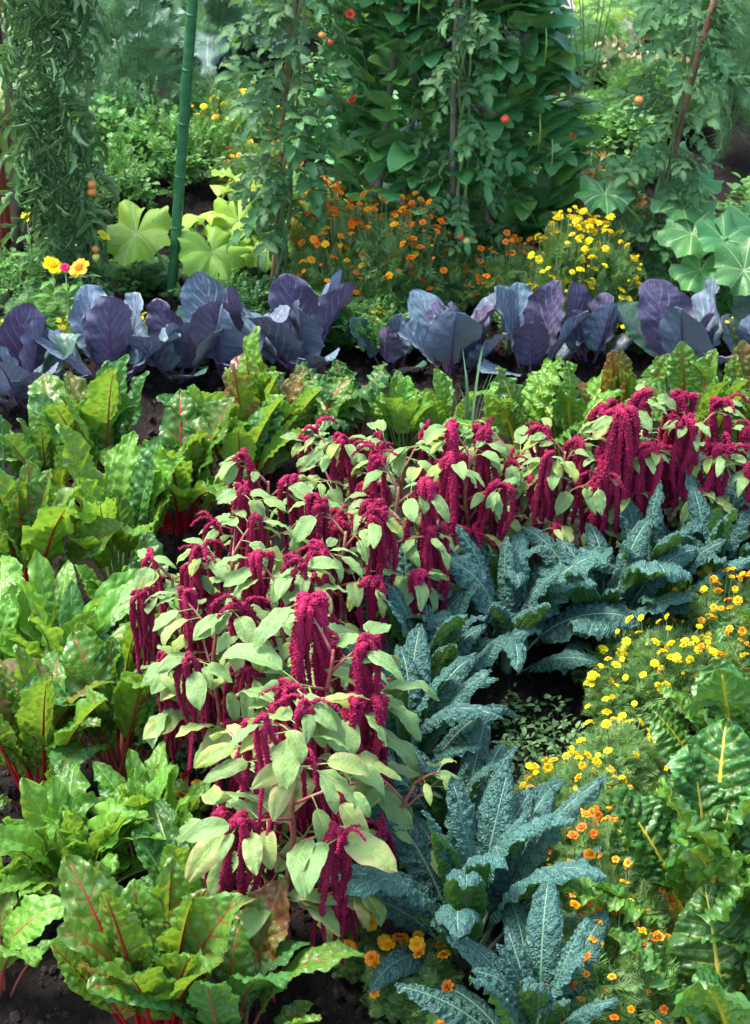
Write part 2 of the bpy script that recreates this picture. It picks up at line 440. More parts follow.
def petal_mat(name, c, c2, rough=.5):
    t = NT(name)
    uv = t.n('ShaderNodeUVMap', uv_map='uv'); su = t.n('ShaderNodeSeparateXYZ'); t.set(su.inputs[0], uv.outputs[0])
    info = t.n('ShaderNodeObjectInfo')
    col = t.mixc(t.smooth(su.outputs[1], .1, .75), c2, c)
    hsv = t.n('ShaderNodeHueSaturation'); t.set(hsv.inputs['Color'], col)
    t.set(hsv.inputs['Hue'], t.math('ADD', .492, t.math('MULTIPLY', info.outputs['Random'], .018)))
    t.set(hsv.inputs['Value'], t.math('ADD', .8, t.math('MULTIPLY', info.outputs['Random'], .3)))
    sh = t.pr(hsv.outputs[0], rough, None, .35)
    tr = t.n('ShaderNodeBsdfTranslucent'); t.set(tr.inputs[0], hsv.outputs[0])
    mx = t.n('ShaderNodeMixShader'); mx.inputs[0].default_value = .35
    t.t.links.new(sh, mx.inputs[1]); t.t.links.new(tr.outputs[0], mx.inputs[2])
    return t.end(mx.outputs[0])
M['p_yellow'] = petal_mat('p_yellow', (.95, .72, .01), (.92, .52, .005))
M['p_lemon'] = petal_mat('p_lemon', (.95, .84, .015), (.95, .74, .01))
M['p_amber'] = petal_mat('p_amber', (.95, .48, .008), (.85, .22, .004))
M['p_orange'] = petal_mat('p_orange', (.95, .27, .008), (.85, .14, .005))
M['p_rust'] = petal_mat('p_rust', (.85, .30, .01), (.35, .02, .008))
M['p_scarlet'] = petal_mat('p_scarlet', (.85, .06, .03), (.7, .03, .02))
M['p_pink'] = petal_mat('p_pink', (.80, .03, .16), (.75, .02, .10))
M['p_white'] = petal_mat('p_white', (.8, .78, .62), (.75, .7, .4))
M['tom_red'] = plain_mat('tom_red', (.72, .05, .02), (.75, .10, .03), .2, 20, .02)
M['tom_orange'] = plain_mat('tom_orange', (.78, .20, .04), (.72, .28, .05), .22, 20, .02)
M['tom_pale'] = plain_mat('tom_pale', (.62, .55, .15), (.5, .5, .12), .25, 20, .02)
M['pod'] = plain_mat('pod', (.30, .42, .10), (.24, .36, .08), .4, 20, .1)
M['pole_green'] = plain_mat('pole_green', (.034, .165, .050), (.020, .105, .038), .5, 26, .3)
M['wood'] = plain_mat('wood', (.26, .13, .075), (.17, .085, .05), .75, 30, .5)
M['wood_grey'] = plain_mat('wood_grey', (.30, .24, .19), (.2, .16, .13), .8, 30, .5)
M['stone'] = plain_mat('stone', (.42, .37, .36), (.32, .28, .28), .85, 12, .6, bdist=.01)
M['rope'] = plain_mat('rope', (.30, .33, .20), (.22, .22, .13), .7, 80, .4)

def soil_mat(name='soil', k=1.0):
    t = NT(name)
    g = t.n('ShaderNodeNewGeometry'); v = g.outputs['Position']
    n1 = t.noise(v, 3.0, 4); n2 = t.noise(v, 90, 8, .7); n3 = t.noise(v, 22, 4)
    col = t.mixc(t.smooth(n1, .35, .65), tuple(c * k for c in (.013, .0092, .0080)), tuple(c * k for c in (.027, .019, .016)))
    col = t.mixc(t.smooth(n2, .56, .70), col, tuple(c * k for c in (.040, .030, .025)))
    col = t.mixc(t.smooth(t.voro(v, 130, 'F1', 0), .16, .07), col, tuple(c * k for c in (.08, .065, .055)))
    h = t.math('ADD', t.math('MULTIPLY', n2, .7), n3)
    return t.end(t.pr(col, t.math('ADD', .6, t.math('MULTIPLY', n3, .3)), t.bump(h, 1.0, .035), .15))
M['soil'] = soil_mat()
M['clod'] = soil_mat('clod', 2.3)
M['gravel'] = plain_mat('gravel', (.42, .36, .36), (.32, .27, .28), .9, 45, .8, coord='Generated', bdist=.01)

# ------------------------------------------------------------------ ground (one sheet, fine where soil is seen)
def sheet_coords(lo, hi, step, far):
    a = np.arange(lo, hi, step)
    g = np.geomspace(step * 2, far, 26)
    return np.concatenate([lo - g[::-1], a, hi + g])
gx = sheet_coords(-2.4, 2.4, .022, 120); gy = sheet_coords(3.0, 11.5, .03, 200)
GX, GY = np.meshgrid(gx, gy)
def ground_h(x, y):
    z = .018 * sn(x, y, 5, 1) + .010 * sn(x, y, 16, 2) + .010 * np.abs(sn(x, y, 60, 3, 9)) + .008 * sn(x, y, 120, 4, 9)
    fade = np.clip((14 - np.hypot(x, y - 6)) / 4, 0, 1)
    return z * fade - .02
V = np.stack([GX, GY, ground_h(GX, GY)], -1).reshape(-1, 3)
nx, ny = len(gx), len(gy)
i = np.arange(ny - 1)[:, None]; j = np.arange(nx - 1)[None]
Q = np.stack([i * nx + j, i * nx + j + 1, (i + 1) * nx + j + 1, (i + 1) * nx + j], -1).reshape(-1, 4)
g = obj('ground', mesh('ground', V, Q), M['soil']); tag(g, None, None, None, 'structure')

# crumbs of soil lying on the beds
mx = Mix(); iv, if_ = ico()
n = 26000
lx = rng.uniform(-1.6, 1.6, n); ly = rng.uniform(3.2, 8.5, n)
sc = .003 + .014 * rng.random(n) ** 3
tp = []
for k in range(4):
    vv = iv * (1 + .35 * rng.standard_normal((12, 1))); vv[:, 2] *= .7
    tp.append((vv, [if_], np.zeros((12, 2)), vv[:, :2]))
scatter(mx, tp, rng.integers(0, 4, n), euler_mats(rng.random(n) * 6, rng.random(n) * 6, rng.random(n) * 6), sc,
        np.stack([lx, ly, ground_h(lx, ly) + sc * .3], -1))
tag(obj('soil_crumbs', mx.build('soil_crumbs', False), M['clod']), 'dark crumbs of soil lying loose on the beds', 'soil', None, 'stuff')

# far path (grey, behind the beans) with a pale stone edge
def strip(name, pts, w, m, z=.012, kind='structure'):
    P = [Vector(p) for p in pts]; V = []; 
    for k, p in enumerate(P):
        d = (P[min(k + 1, len(P) - 1)] - P[max(k - 1, 0)]).normalized(); s_ = Vector((-d.y, d.x, 0)) * w / 2
        V += [p + s_, p - s_]
    V = [(v.x, v.y, z) for v in V]
    F = np.array([(2 * k, 2 * k + 1, 2 * k + 3, 2 * k + 2) for k in range(len(P) - 1)])
    return tag(obj(name, mesh(name, V, F), m), None, None, None, kind)
strip('path', [at(610, 75), at(585, 40), at(575, 0), (1.3, 14, 0), (1.6, 30, 0)], .55, M['gravel'], .03)

# ------------------------------------------------------------------ leaf libraries
U_ = random.uniform
CH = leaf_variants('chard', 12, lambda k, r: dict(Ls=U_(.12, .18), Lb=U_(.25, .32), W=U_(.056, .072), prof='chard', phi0=U_(-4, 6), phi1=U_(5, 45) if k % 3 else U_(60, 120), p=U_(1.5, 3),
    fold=U_(4, 22), curl=U_(-30, 22), ruf=U_(.005, .012), rufn=U_(2.2, 4), puck=U_(.007, .011), nv=8, noise=.004, nf=45, side=U_(-.12, .12), twist=U_(-25, 25), nu=19, nvv=61, seed=100 + k, rs=.0065, edge=.003, lobe=.05))
CHT = leaf_variants('tall_chard', 10, lambda k, r: dict(Ls=U_(.20, .27), Lb=U_(.23, .28), W=U_(.082, .100), prof='chard', phi0=U_(-4, 5), phi1=U_(5, 60), p=U_(1.8, 3.2),
    fold=U_(4, 18), curl=U_(-70, -15), ruf=U_(.008, .015), rufn=U_(3, 5), puck=U_(.012, .016), nv=9, noise=.004, nf=60, side=U_(-.1, .1), twist=U_(-25, 25), nu=23, nvv=75, seed=250 + k, rs=.0145, rmid=.52, rend=.12, edge=.003, lobe=.05))
CHC = leaf_variants('chard_curly', 10, lambda k, r: dict(Ls=U_(.13, .18), Lb=U_(.26, .32), W=U_(.075, .095), prof='chard', phi0=U_(-4, 6), phi1=U_(10, 100), p=U_(1.4, 2.6),
    fold=U_(0, 18), curl=U_(-80, -20), ruf=U_(.014, .026), rufn=U_(4, 6.5), puck=U_(.009, .014), nv=8, noise=.006, nf=60, side=U_(-.1, .1), twist=U_(-25, 25), nu=23, nvv=75, seed=200 + k, rend=.18, rs=.0090, edge=.005, lobe=.06))
SP = leaf_variants('smooth_chard', 9, lambda k, r: dict(Ls=U_(.09, .13), Lb=U_(.18, .25), W=U_(.038, .050), prof='chard', phi0=U_(-2, 10), phi1=U_(10, 75), p=U_(1.2, 2.2),
    fold=U_(10, 32), curl=U_(-50, 10), ruf=U_(.005, .011), rufn=U_(2, 3.5), puck=.005, nv=8, noise=.004, nf=35, side=U_(-.15, .15), twist=U_(-30, 30), nu=15, nvv=41, seed=300 + k, rs=.005, edge=.0015, lobe=.04))
KA = leaf_variants('kale', 12, lambda k, r: dict(Ls=U_(.06, .10), Lb=U_(.27, .36), W=U_(.040, .055), prof='kale', phi0=U_(0, 10), phi1=U_(35, 105), p=U_(1.6, 3),
    fold=U_(6, 18), curl=U_(-115, -60), ruf=U_(.003, .006), rufn=U_(5, 9), puck=.0045, nv=13, noise=.0030, nf=250, side=U_(-.12, .12), twist=U_(-25, 25), nu=19, nvv=81, seed=400 + k, rs=.0048, edge=.0015, lobe=.035, flat=.8, rend=.2))
KAW = leaf_variants('kale_broad', 5, lambda k, r: dict(Ls=U_(.08, .12), Lb=U_(.30, .36), W=U_(.075, .095), prof='kale', phi0=U_(5, 15), phi1=U_(40, 85), p=U_(1.2, 1.8),
    fold=U_(4, 12), curl=U_(-60, -25), ruf=U_(.007, .012), rufn=U_(4, 6), puck=.006, nv=12, noise=.004, nf=200, side=U_(-.12, .12), twist=U_(-20, 20), nu=23, nvv=81, seed=450 + k, rs=.0055, edge=.002, lobe=.04, flat=.8, rend=.2))
CB = leaf_variants('cabbage', 9, lambda k, r: dict(Ls=U_(.06, .10), Lb=U_(.22, .29), W=U_(.088, .112), prof='cabbage', phi0=U_(0, 10), phi1=U_(-10, 32), p=U_(1, 2),
    fold=U_(6, 20), curl=U_(-5, 32), ruf=U_(.003, .008), rufn=U_(2.5, 4.5), puck=.0035, nv=6, noise=.0025, nf=40, side=U_(-.12, .12), twist=U_(-20, 20), nu=17, nvv=41, seed=500 + k, rs=.008, edge=.002, lobe=.05, rend=.1))
AM = leaf_variants('amaranth', 9, lambda k, r: dict(Ls=U_(.025, .05), Lb=U_(.088, .122), W=U_(.031, .043), prof='ovate', phi0=U_(52, 78), phi1=U_(60, 105), p=U_(.9, 1.5),
    fold=U_(2, 22), curl=U_(-45, 5), ruf=U_(.001, .004), rufn=U_(1.5, 3), puck=.0026, nv=9, noise=.0015, nf=60, side=U_(-.1, .1), twist=U_(-20, 20), nu=9, nvv=19, seed=600 + k, rs=.0016, flat=1))
SV = leaf_variants('silver', 4, lambda k, r: dict(Ls=.1, Lb=.75, W=.10, prof='kale', phi0=5, phi1=U_(70, 120), p=1.4, fold=15, curl=-30, ruf=.03, rufn=9, puck=.004, nv=12,
    noise=.004, nf=40, nu=11, nvv=61, seed=700 + k, rs=.01, lobe=.45, edge=.01))
CN = leaf_variants('corn', 5, lambda k, r: dict(Ls=.02, Lb=U_(.5, .7), W=.032, prof='strap', phi0=U_(8, 20), phi1=U_(60, 130), p=1.8, fold=22, curl=-20, ruf=.006, rufn=5, nu=7, nvv=31, seed=750 + k, rs=.004))
ON = [leaf_geo(Ls=.01, Lb=U_(.30, .42), W=.006, prof='strap', phi0=U_(0, 6), phi1=U_(5, 60), p=U_(1.5, 4), fold=28, curl=0, nu=5, nvv=21, seed=780 + k, stalk=False)[0] for k in range(6)]
ONM = [mesh('onion_leaf', *b) for b in ON]

def squash_geo(Rr, seed, droop=.25, lob=.10):
    r = np.random.default_rng(seed)
    nr, na = 16, 72
    th = np.linspace(-pi + .10, pi - .10, na); rr = np.linspace(0.0, 1, nr) ** .9
    TH, RR = np.meshgrid(th, rr)
    edge = 1 + lob * np.cos(5 * TH) + .03 * np.cos(17 * TH + 1) + .02 * np.sin(29 * TH) - .10 * np.cos(TH) * 0
    rad = Rr * RR * edge
    x = rad * np.cos(TH); y = rad * np.sin(TH)
    z = Rr * (.30 * (np.abs(np.cos(2.5 * TH)) - .5) * RR ** 1.3 + .30 * RR ** .9 - (.16 + droop) * RR ** 2.6) + .004 * sn(x, y, 60, seed) * RR + .016 * RR ** 3 * np.sin(9 * TH + r.random() * 6)
    V = np.stack([x, y, z], -1).reshape(-1, 3)
    i = np.arange(nr - 1)[:, None]; j = np.arange(na - 1)[None]
    Q = np.stack([i * na + j, (i + 1) * na + j, (i + 1) * na + j + 1, i * na + j + 1], -1).reshape(-1, 4)
    return V, [Q], np.stack([(TH + pi) / (2 * pi), RR], -1).reshape(-1, 2), np.stack([x, y], -1).reshape(-1, 2)
SQ = [mesh('squash_blade', *squash_geo(.13, 20 + k, U_(.05, .35), U_(.09, .15))) for k in range(5)]
def squash_veins(m):
    t = m.node_tree; N = NT.__new__(NT); N.m = m; N.t = t
    pr = [n for n in t.nodes if n.type == 'BSDF_PRINCIPLED'][0]
    old = pr.inputs['Base Color'].links[0].from_socket
    met = N.n('ShaderNodeUVMap', uv_map='met'); s = N.n('ShaderNodeSeparateXYZ'); N.set(s.inputs[0], met.outputs[0])
    ang = N.math('ARCTAN2', s.outputs[1], s.outputs[0])
    f = N.math('ABSOLUTE', N.math('SUBTRACT', N.math('FRACT', N.math('ADD', N.math('MULTIPLY', ang, 7 / (2 * pi)), .5)), .5))
    rad = N.math('SQRT', N.math('ADD', N.math('POWER', s.outputs[0], 2.0), N.math('POWER', s.outputs[1], 2.0)))
    dist = N.math('MULTIPLY', f, rad)
    c = N.mixc(N.math('MULTIPLY', N.smooth(dist, .0030, .0006), .75), old, (.52, .62, .28))
    N.set(pr.inputs['Base Color'], c)
squash_veins(M['squash']); squash_veins(M['squash_cool'])

# ------------------------------------------------------------------ plants with countable big leaves
def add_leaf(root, lib, k, m, ms, az, tilt, sc, off=0.02, roll=0.0, z=0.0, wide=1.0):
    bm, sm = lib[k % len(lib)]
    l = obj('leaf', bm, m, root, (off * math.cos(az), off * math.sin(az), z), (roll, tilt, az), (sc, sc * wide, sc))
    if sm is not None: obj('stalk', sm, ms, l)
    return l

def rosette(name, label, cat, group, px, py, lib, m, ms, n=12, size=1.0, tmin=-4, tmax=50, r0=.015, r1=.05, wide=1.0, extra=(), mats2=None, seed=None, az0=None, gap=0, inner=None):
    if seed is not None: random.seed(seed)
    b = at(px, py)
    root = thing(name, label, cat, (b.x, b.y, float(ground_h(np.array(b.x), np.array(b.y))) - .005), group)
    a0 = random.random() * 6.28 if az0 is None else az0
    for i in range(n):
        t = (i + .5) / n
        az = a0 + i * 2.39996 + U_(-.35, .35)
        if gap and abs((az + pi / 2 + pi) % (2 * pi) - pi) < gap: az += pi * .75
        tilt = R(tmin + (tmax - tmin) * t ** 1.1 + U_(-8, 8))
        sc = size * (0.62 + .42 * math.sin(pi * min(1, t * .85 + .12))) * U_(.88, 1.1)
        mm = m if (mats2 is None or random.random() > mats2[1]) else mats2[0]
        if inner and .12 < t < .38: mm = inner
        add_leaf(root, lib, random.randrange(100), mm, ms, az, tilt, sc, r0 + (r1 - r0) * t, R(U_(-14, 14)), -.01, wide * U_(.88, 1.1))
    for (az, tilt, sc, k, mm) in extra:
        add_leaf(root, lib, k, mm or m, ms, R(az), R(tilt), sc * size, .02)
    return root

G_CH = 'chard plants in the left and middle rows'
chard = [
 ('red-ribbed chard at the bottom edge left of centre, its front leaves turning brown', 158, 1040, 'chard_red', 'st_red', CH, 26, 1.02, ('chard_brown', .18)),
 ('chard half out of the frame at the lower left corner, by bare soil', -10, 985, 'chard_bright', 'st_redpale', CH, 12, .8, None),
 ('chard at the bottom edge whose wide leaf lies towards the nearest amaranth', 232, 1058, 'chard_red', 'st_redpale', CH, 14, .85, ('chard_dark', .5)),
 ('small green chard at the left edge just above the bare corner', 8, 905, 'chard_bright', 'st_green', SP, 16, .8, None),
 ('dark green chard low down between the front red-ribbed chard and the bright green one', 200, 935, 'chard_dark', 'st_green', CH, 15, .8, ('chard_bright', .3)),
 ('glossy green chard with narrow smooth leaves beside the left edge, nearest smooth-leaved one', 82, 888, 'chard_bright', 'st_green', SP, 34, .98, ('chard_red', .0)),
 ('bushy bright green chard bent over the soil, beside small rusty marigolds', 150, 858, 'chard_bright', 'st_green', SP, 24, .82, ('chard_dark', .25)),
 ('red-ribbed chard with backlit lime leaves and bare red stalks at the left edge', 38, 795, 'chard_red', 'st_red', CH, 17, .90, None),
 ('broad crinkled chard with pink midribs right of the lime backlit leaves', 118, 758, 'chard_red', 'st_redpale', CH, 17, 1.05, ('chard_dark', .3)),
 ('upright plain green chard in the left row between two red-ribbed ones', 58, 690, 'chard_bright', 'st_green', SP, 30, 1.08, ('chard_dark', .2)),
 ('pale green chard with rounded leaf cut by the left frame edge', -12, 700, 'chard_bright', 'st_green', CH, 11, .9, None),
 ('curly green chard facing the crimson tassels of the left amaranth', 140, 650, 'chard_bright', 'st_green', CH, 14, .78, ('chard_dark', .3)),
 ('chard with thick scarlet stalks and lime leaves by the left edge', 28, 605, 'chard_red', 'st_red', CH, 18, 1.0, None),
 ('green chard with a folded pointed leaf in the middle of the left row', 118, 572, 'chard_bright', 'st_green', CH, 16, 1.0, ('chard_dark', .2)),
 ('red-ribbed chard behind the onion leaves, farthest left of the back chards', 50, 502, 'chard_dark', 'st_redpale', CH, 14, .9, ('chard_red', .3)),
 ('tall chard with one big upright blistered leaf and dark red midrib, before the red cabbages', 102, 500, 'chard_red', 'st_redpale', CH, 15, 1.05, ('chard_dark', .5)),
 ('dense chard with yellowish blistered leaves and maroon ribs left of the amaranths', 180, 525, 'chard_red', 'st_red', CH, 20, 1.0, ('chard_bright', .5)),
 ('chard leaning on the amaranth leaves, with leaves bent low to the right', 235, 500, 'chard_dark', 'st_redpale', CH, 16, .9, ('chard_bright', .4)),
 ('chard with a pale bent-over leaf right behind the first amaranth tassel', 258, 470, 'chard_bright', 'st_red', CH, 18, .98, ('chard_red', .4)),
 ('dark blistered chard with red midribs right of the pale bent-over leaf', 312, 452, 'chard_dark', 'st_red', CHC, 13, .80, ('chard_red', .2)),
 ('small dark curled chard directly before the red cabbage in the middle', 352, 432, 'chard_dark', 'st_redpale', CHC, 11, .72, None),
 ('low light green chard left of the onion leaves in the middle', 402, 442, 'chard_bright', 'st_green', CH, 12, .62, None),
 ('low light green chard just behind the onion leaves in the middle', 445, 436, 'chard_bright', 'st_green', CH, 12, .55, None),
 ('chard with bright yellow stalks in the back row', 522, 462, 'chard_bright', 'st_yellow', CHC, 8, .80, ('chard_yellow', .3)),
 ('green chard right of the yellow stalks in the back row', 568, 452, 'chard_bright', 'st_yellow', CHC, 9, .76, ('chard_yellow', .4)),
 ('small maroon-ribbed chard behind the tallest crimson tassel', 622, 438, 'chard_red', 'st_red', CH, 13, .72, ('chard_brown', .3)),
 ('red-ribbed chard before the big red cabbage at right', 690, 455, 'chard_red', 'st_red', CH, 16, .82, None),
 ('red-ribbed chard half cut by the right frame edge, back row', 742, 452, 'chard_red', 'st_red', CH, 11, .88, ('chard_bright', .4)),
]
for (lb, px, py, m, ms, lib, n, sz, m2) in chard:
    rosette('chard_plant', lb, 'chard', G_CH, px, py, lib, M[m], M[ms], n, sz * 1.06, -7, 28, mats2=(M[m2[0]], m2[1]) if m2 else None, seed=int(px * 7 + py))
G_CY = 'yellow-stalked chards at the right edge'
for (lb, px, py, n, sz, m2) in [
 ('big dark green curly chard with thick yellow stalks at lower right', 712, 970, 26, 1.08, .12),
 ('dark chard with yellow midribs at the right edge beside the lemon marigolds', 742, 812, 18, .95, .3),
 ('curly green chard at the bottom right corner, cut by the frame', 742, 1085, 16, .88, .1),
 ('paler chard at the right edge between the marigolds and a darker chard', 778, 735, 12, .85, .4)]:
    rosette('chard_plant', lb, 'chard', G_CY, px, py, CHT, M['chard_yellow'], M['st_yellow'], n, sz, -7, 27, r0=.02, r1=.07, mats2=(M['chard_bright'], m2), seed=int(px + py), gap=.75 if py == 962 else 0)

G_KA = 'blue-green kale plants'
for (lb, px, py, n, sz, w) in [
 ('large blue-green kale in the foreground, arching over the soil before the marigolds', 468, 958, 28, 1.14, .0),
 ('kale at the bottom edge with upright and drooping leaves, right of centre', 535, 1075, 22, .90, 0),
 ('kale tucked behind the foreground kale, beside the front amaranth', 458, 862, 18, .9, 0),
 ('dense kale at the left of the bare soil patch, beside the front amaranth', 402, 800, 24, 1.05, .0),
 ('kale fountain in the middle behind the dense one, next to the bare soil', 425, 725, 18, .92, .1),
 ('kale under the crimson tassels left of the broad-leaved one', 405, 690, 15, .9, .1),
 ('broad-leaved kale spreading over the top of the bare soil patch', 505, 672, 19, .98, .25),
 ('upright kale between the tassels and the broad-leaved kale', 500, 640, 15, .98, .12),
 ('kale right of the broad-leaved one, behind the marigolds', 602, 650, 19, .95, .08),
 ('kale under the big hanging tassels right of the middle', 648, 628, 19, 1.05, .08),
 ('kale between the right tassels and the orange marigolds', 705, 612, 19, 1.05, .0),
 ('kale cut by the right frame edge', 752, 600, 18, 1.08, .0)]:
    random.seed(int(px * 3 + py))
    b = at(px, py)
    root = thing('kale_plant', lb, 'kale', (b.x, b.y, float(ground_h(np.array(b.x), np.array(b.y))) - .005), G_KA)
    a0 = random.random() * 6.28
    for i in range(n):
        t = (i + .5) / n
        broad = random.random() < w
        add_leaf(root, KAW if broad else KA, random.randrange(60), M['kale'], M['st_kale'], a0 + i * 2.4 + U_(-.3, .3), R(-8 + 52 * t ** 1.1 + U_(-8, 8)),
                 sz * (.6 + .45 * math.sin(pi * min(1, t * .8 + .15))) * U_(.88, 1.1), .012 + .035 * t, R(U_(-12, 12)), .10 * (1 - t))
    st = tube(np.array([(0, 0, -.02), (.004, 0, .05), (0, .004, .13)]), [.016, .017, .010], 10)
    obj('stem', mesh('kale_stem', *st), M['st_kale'], root)

G_CB = 'red cabbages in the row across the garden'
for (lb, px, py, n, sz, tm) in [
 ('purple red cabbage at the left frame edge', 22, 425, 12, .96, 52),
 ('red cabbage with two tall leaves side by side, second from the left', 112, 405, 12, 1.04, 58),
 ('spreading red cabbage with low pale leaves, third from the left', 178, 400, 11, .85, 68),
 ('dark purple red cabbage just left of the tallest leaf', 228, 398, 11, .92, 50),
 ('red cabbage with the tallest leaf of the row, left of the middle', 302, 390, 11, 1.10, 55),
 ('small red cabbage with one slanted leaf in the gap of the row', 392, 385, 6, .66, 50),
 ('red cabbage with a wide pale blue leaf right behind the onion leaves', 452, 396, 12, .94, 55),
 ('low red cabbage right of the middle, with leaves lying over its neighbour', 530, 398, 11, .88, 62),
 ('small dark red cabbage left of the big right one', 588, 385, 10, .80, 50),
 ('big red cabbage with two broad leaves spread like wings, at right', 682, 398, 11, 1.04, 60),
 ('red cabbage cut off by the right frame edge', 764, 392, 9, .95, 55)]:
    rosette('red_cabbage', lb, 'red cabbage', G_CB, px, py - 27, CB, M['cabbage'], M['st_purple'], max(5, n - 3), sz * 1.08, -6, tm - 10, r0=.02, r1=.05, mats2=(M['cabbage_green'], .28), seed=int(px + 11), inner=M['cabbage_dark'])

# ------------------------------------------------------------------ amaranths
def tassel_mesh(k, thick=1.0):
    r = np.random.default_rng(900 + k)
    mx = Mix(); iv, if_ = ico()
    ns = int(r.integers(3, 7))
    P_, S_ = [], []
    for s in range(ns):
        az = r.random() * 2 * pi; out = r.uniform(.008, .042); L = r.uniform(.16, .40) * (1 if s else 1.1); up = r.uniform(.005, .035)
        m = int(L / .0036)
        t = np.linspace(0, 1, m)
        x = out * (1 - np.exp(-t * 7)) + .012 * np.sin(t * 5 + az) ; z = up * np.sin(np.clip(t * 9, 0, pi)) - L * np.clip(t - .04, 0, 1) ** 1.05
        c = np.stack([x * math.cos(az), x * math.sin(az) + .008 * np.sin(t * 7 + s), z], -1)
        rad = thick * .0100 * (np.clip(t * 10, .55, 1)) * (1 - .62 * t ** 1.4) * (1 + .13 * sn(t, t * 0, 40, s + k))
        nb = 11
        for q in range(nb):
            a = 2 * pi * q / nb + np.arange(m) * 1.1 + r.random(m) * .8
            rr = rad * r.uniform(.45, 1.0, m)
            P_.append(c + np.stack([np.cos(a) * rr, np.sin(a) * rr, r.uniform(-.003, .003, m)], -1)); S_.append(.0020 * r.uniform(.6, 1.5, m) * (.6 + .4 * rad / .0095))
        m2 = m // 2
        mx.add(*tube(c, rad * .78, 8))
    P_ = np.concatenate(P_); S_ = np.concatenate(S_); n = len(P_)
    scatter(mx, [(iv, [if_], np.zeros((12, 2)), iv[:, :2])], np.zeros(n, int), euler_mats(r.random(n) * 6, r.random(n) * 6, r.random(n) * 6), S_, P_, False)
    return mx.build('tassel')
TS = [tassel_mesh(k, U_(.8, 1.25)) for k in range(10)]
# short upright crimson spikes at shoot tips
def spike_mesh(k):
    r = np.random.default_rng(950 + k); mx = Mix(); iv, if_ = ico(); P_, S_ = [], []
    for s in range(3):
        az = r.random() * 6.28; L = r.uniform(.05, .11); m = int(L / .0035); t = np.linspace(0, 1, m)
        c = np.stack([(.03 * t + .03 * t * t) * math.cos(az), (.03 * t + .03 * t * t) * math.sin(az), L * t - L * .9 * t ** 2.5], -1)
        rad = .0065 * (1 - .6 * t)
        for q in range(6):
            a = q + r.random(m) * 6.28
            P_.append(c + np.stack([np.cos(a) * rad, np.sin(a) * rad, r.uniform(-.003, .003, m)], -1) * r.uniform(.4, 1, (m, 1))); S_.append(.0023 * r.uniform(.6, 1.4, m))
    P_ = np.concatenate(P_); S_ = np.concatenate(S_); n = len(P_)
    scatter(mx, [(iv, [if_], np.zeros((12, 2)), iv[:, :2])], np.zeros(n, int), euler_mats(r.random(n) * 6, r.random(n) * 6, r.random(n) * 6), S_, P_, False)
    return mx.build('flower_spike')
SK = [spike_mesh(k) for k in range(4)]

def amaranth(label, px, py, h, rad, nb, nl, nt, seed, lean=(0, 0), lsz=1.0, tsz=1.0, yel=.2, tz=.0, lowb=.38):
    random.seed(seed)
    b = at(px, py)
    root = thing('amaranth_plant', label, 'amaranth', (b.x, b.y, -.02), 'drooping crimson amaranths')
    mx = Mix()
    S = [(lean[0] * t ** 1.5, lean[1] * t ** 1.5, h * .86 * t) for t in np.linspace(0, 1, 14)]
    S = np.array(S) + np.stack([.006 * np.sin(np.arange(14) * 1.1), .006 * np.cos(np.arange(14) * .9), np.zeros(14)], -1)
    mx.add(*tube(S, np.linspace(.010, .004, 14), 8))
    def on(t): return Vector([np.interp(t, np.linspace(0, 1, 14), S[:, q]) for q in range(3)])
    tips = []
    for i in range(nb):
        t0 = lowb + (.98 - lowb) * (i / max(1, nb - 1)); az = i * 2.4 + U_(-.4, .4)
        ln = rad * U_(.75, 1.15) * (1.0 if t0 < .85 else .6)
        rise = U_(.35, .8) * ln + (.03 if t0 > .8 else 0)
        p0 = on(t0)
        q = np.linspace(0, 1, 8)
        P = np.array([(p0.x + math.cos(az) * ln * k, p0.y + math.sin(az) * ln * k, p0.z + rise * (1.5 * k - .5 * k * k)) for k in q])
        mx.add(*tube(P, np.linspace(.0042, .002, 8), 6))
        tips.append((P, az, t0))
    obj('stem', mx.build('amaranth_stem'), M['st_amar'], root)
    per = max(1, nl // nb)
    for (P, az, t0) in tips:
        for j in range(per):
            k = .25 + .75 * (j + .5) / per
            p = [np.interp(k, np.linspace(0, 1, 8), P[:, q]) for q in range(3)]
            a2 = az + (1 if j % 2 else -1) * U_(.3, 1.5) if k < .9 else U_(0, 6.28)
            yy = random.random() < yel + (.25 if t0 < .55 else 0)
            bm, sm = AM[random.randrange(9)]
            s = lsz * (.86 if seed > 12 else 1.0) * U_(.68, 1.15) * (1.15 if t0 < .6 else .95) * (.75 if k > .93 else 1)
            l = obj('leaf', bm, M['amaranth_y' if yy else 'amaranth'], root, p, (R(U_(-25, 25)), R(U_(-12, 28)), a2), s)
            obj('stalk', sm, M['st_green'], l)
    order = list(range(nb)); random.shuffle(order)
    for i in range(nt):
        P, az, t0 = tips[order[i % nb]]
        k = U_(.72, 1.0)
        p = [np.interp(k, np.linspace(0, 1, 8), P[:, q]) for q in range(3)]
        s = tsz * U_(.75, 1.15)
        # keep the hanging tips above the soil
        s = min(s, max(.3, (p[2] + .0) / .40))
        obj('flower_tassel', TS[random.randrange(len(TS))], M['tassel'], root, (p[0], p[1], p[2] + .012 + tz), (0, 0, U_(0, 6.28)), s)
    for i in range(max(2, nb // 3)):
        P, az, t0 = random.choice(tips)
        obj('flower_spike', SK[random.randrange(4)], M['tassel'], root, tuple(P[-1]), (0, 0, U_(0, 6.28)), U_(.8, 1.3))
    return root

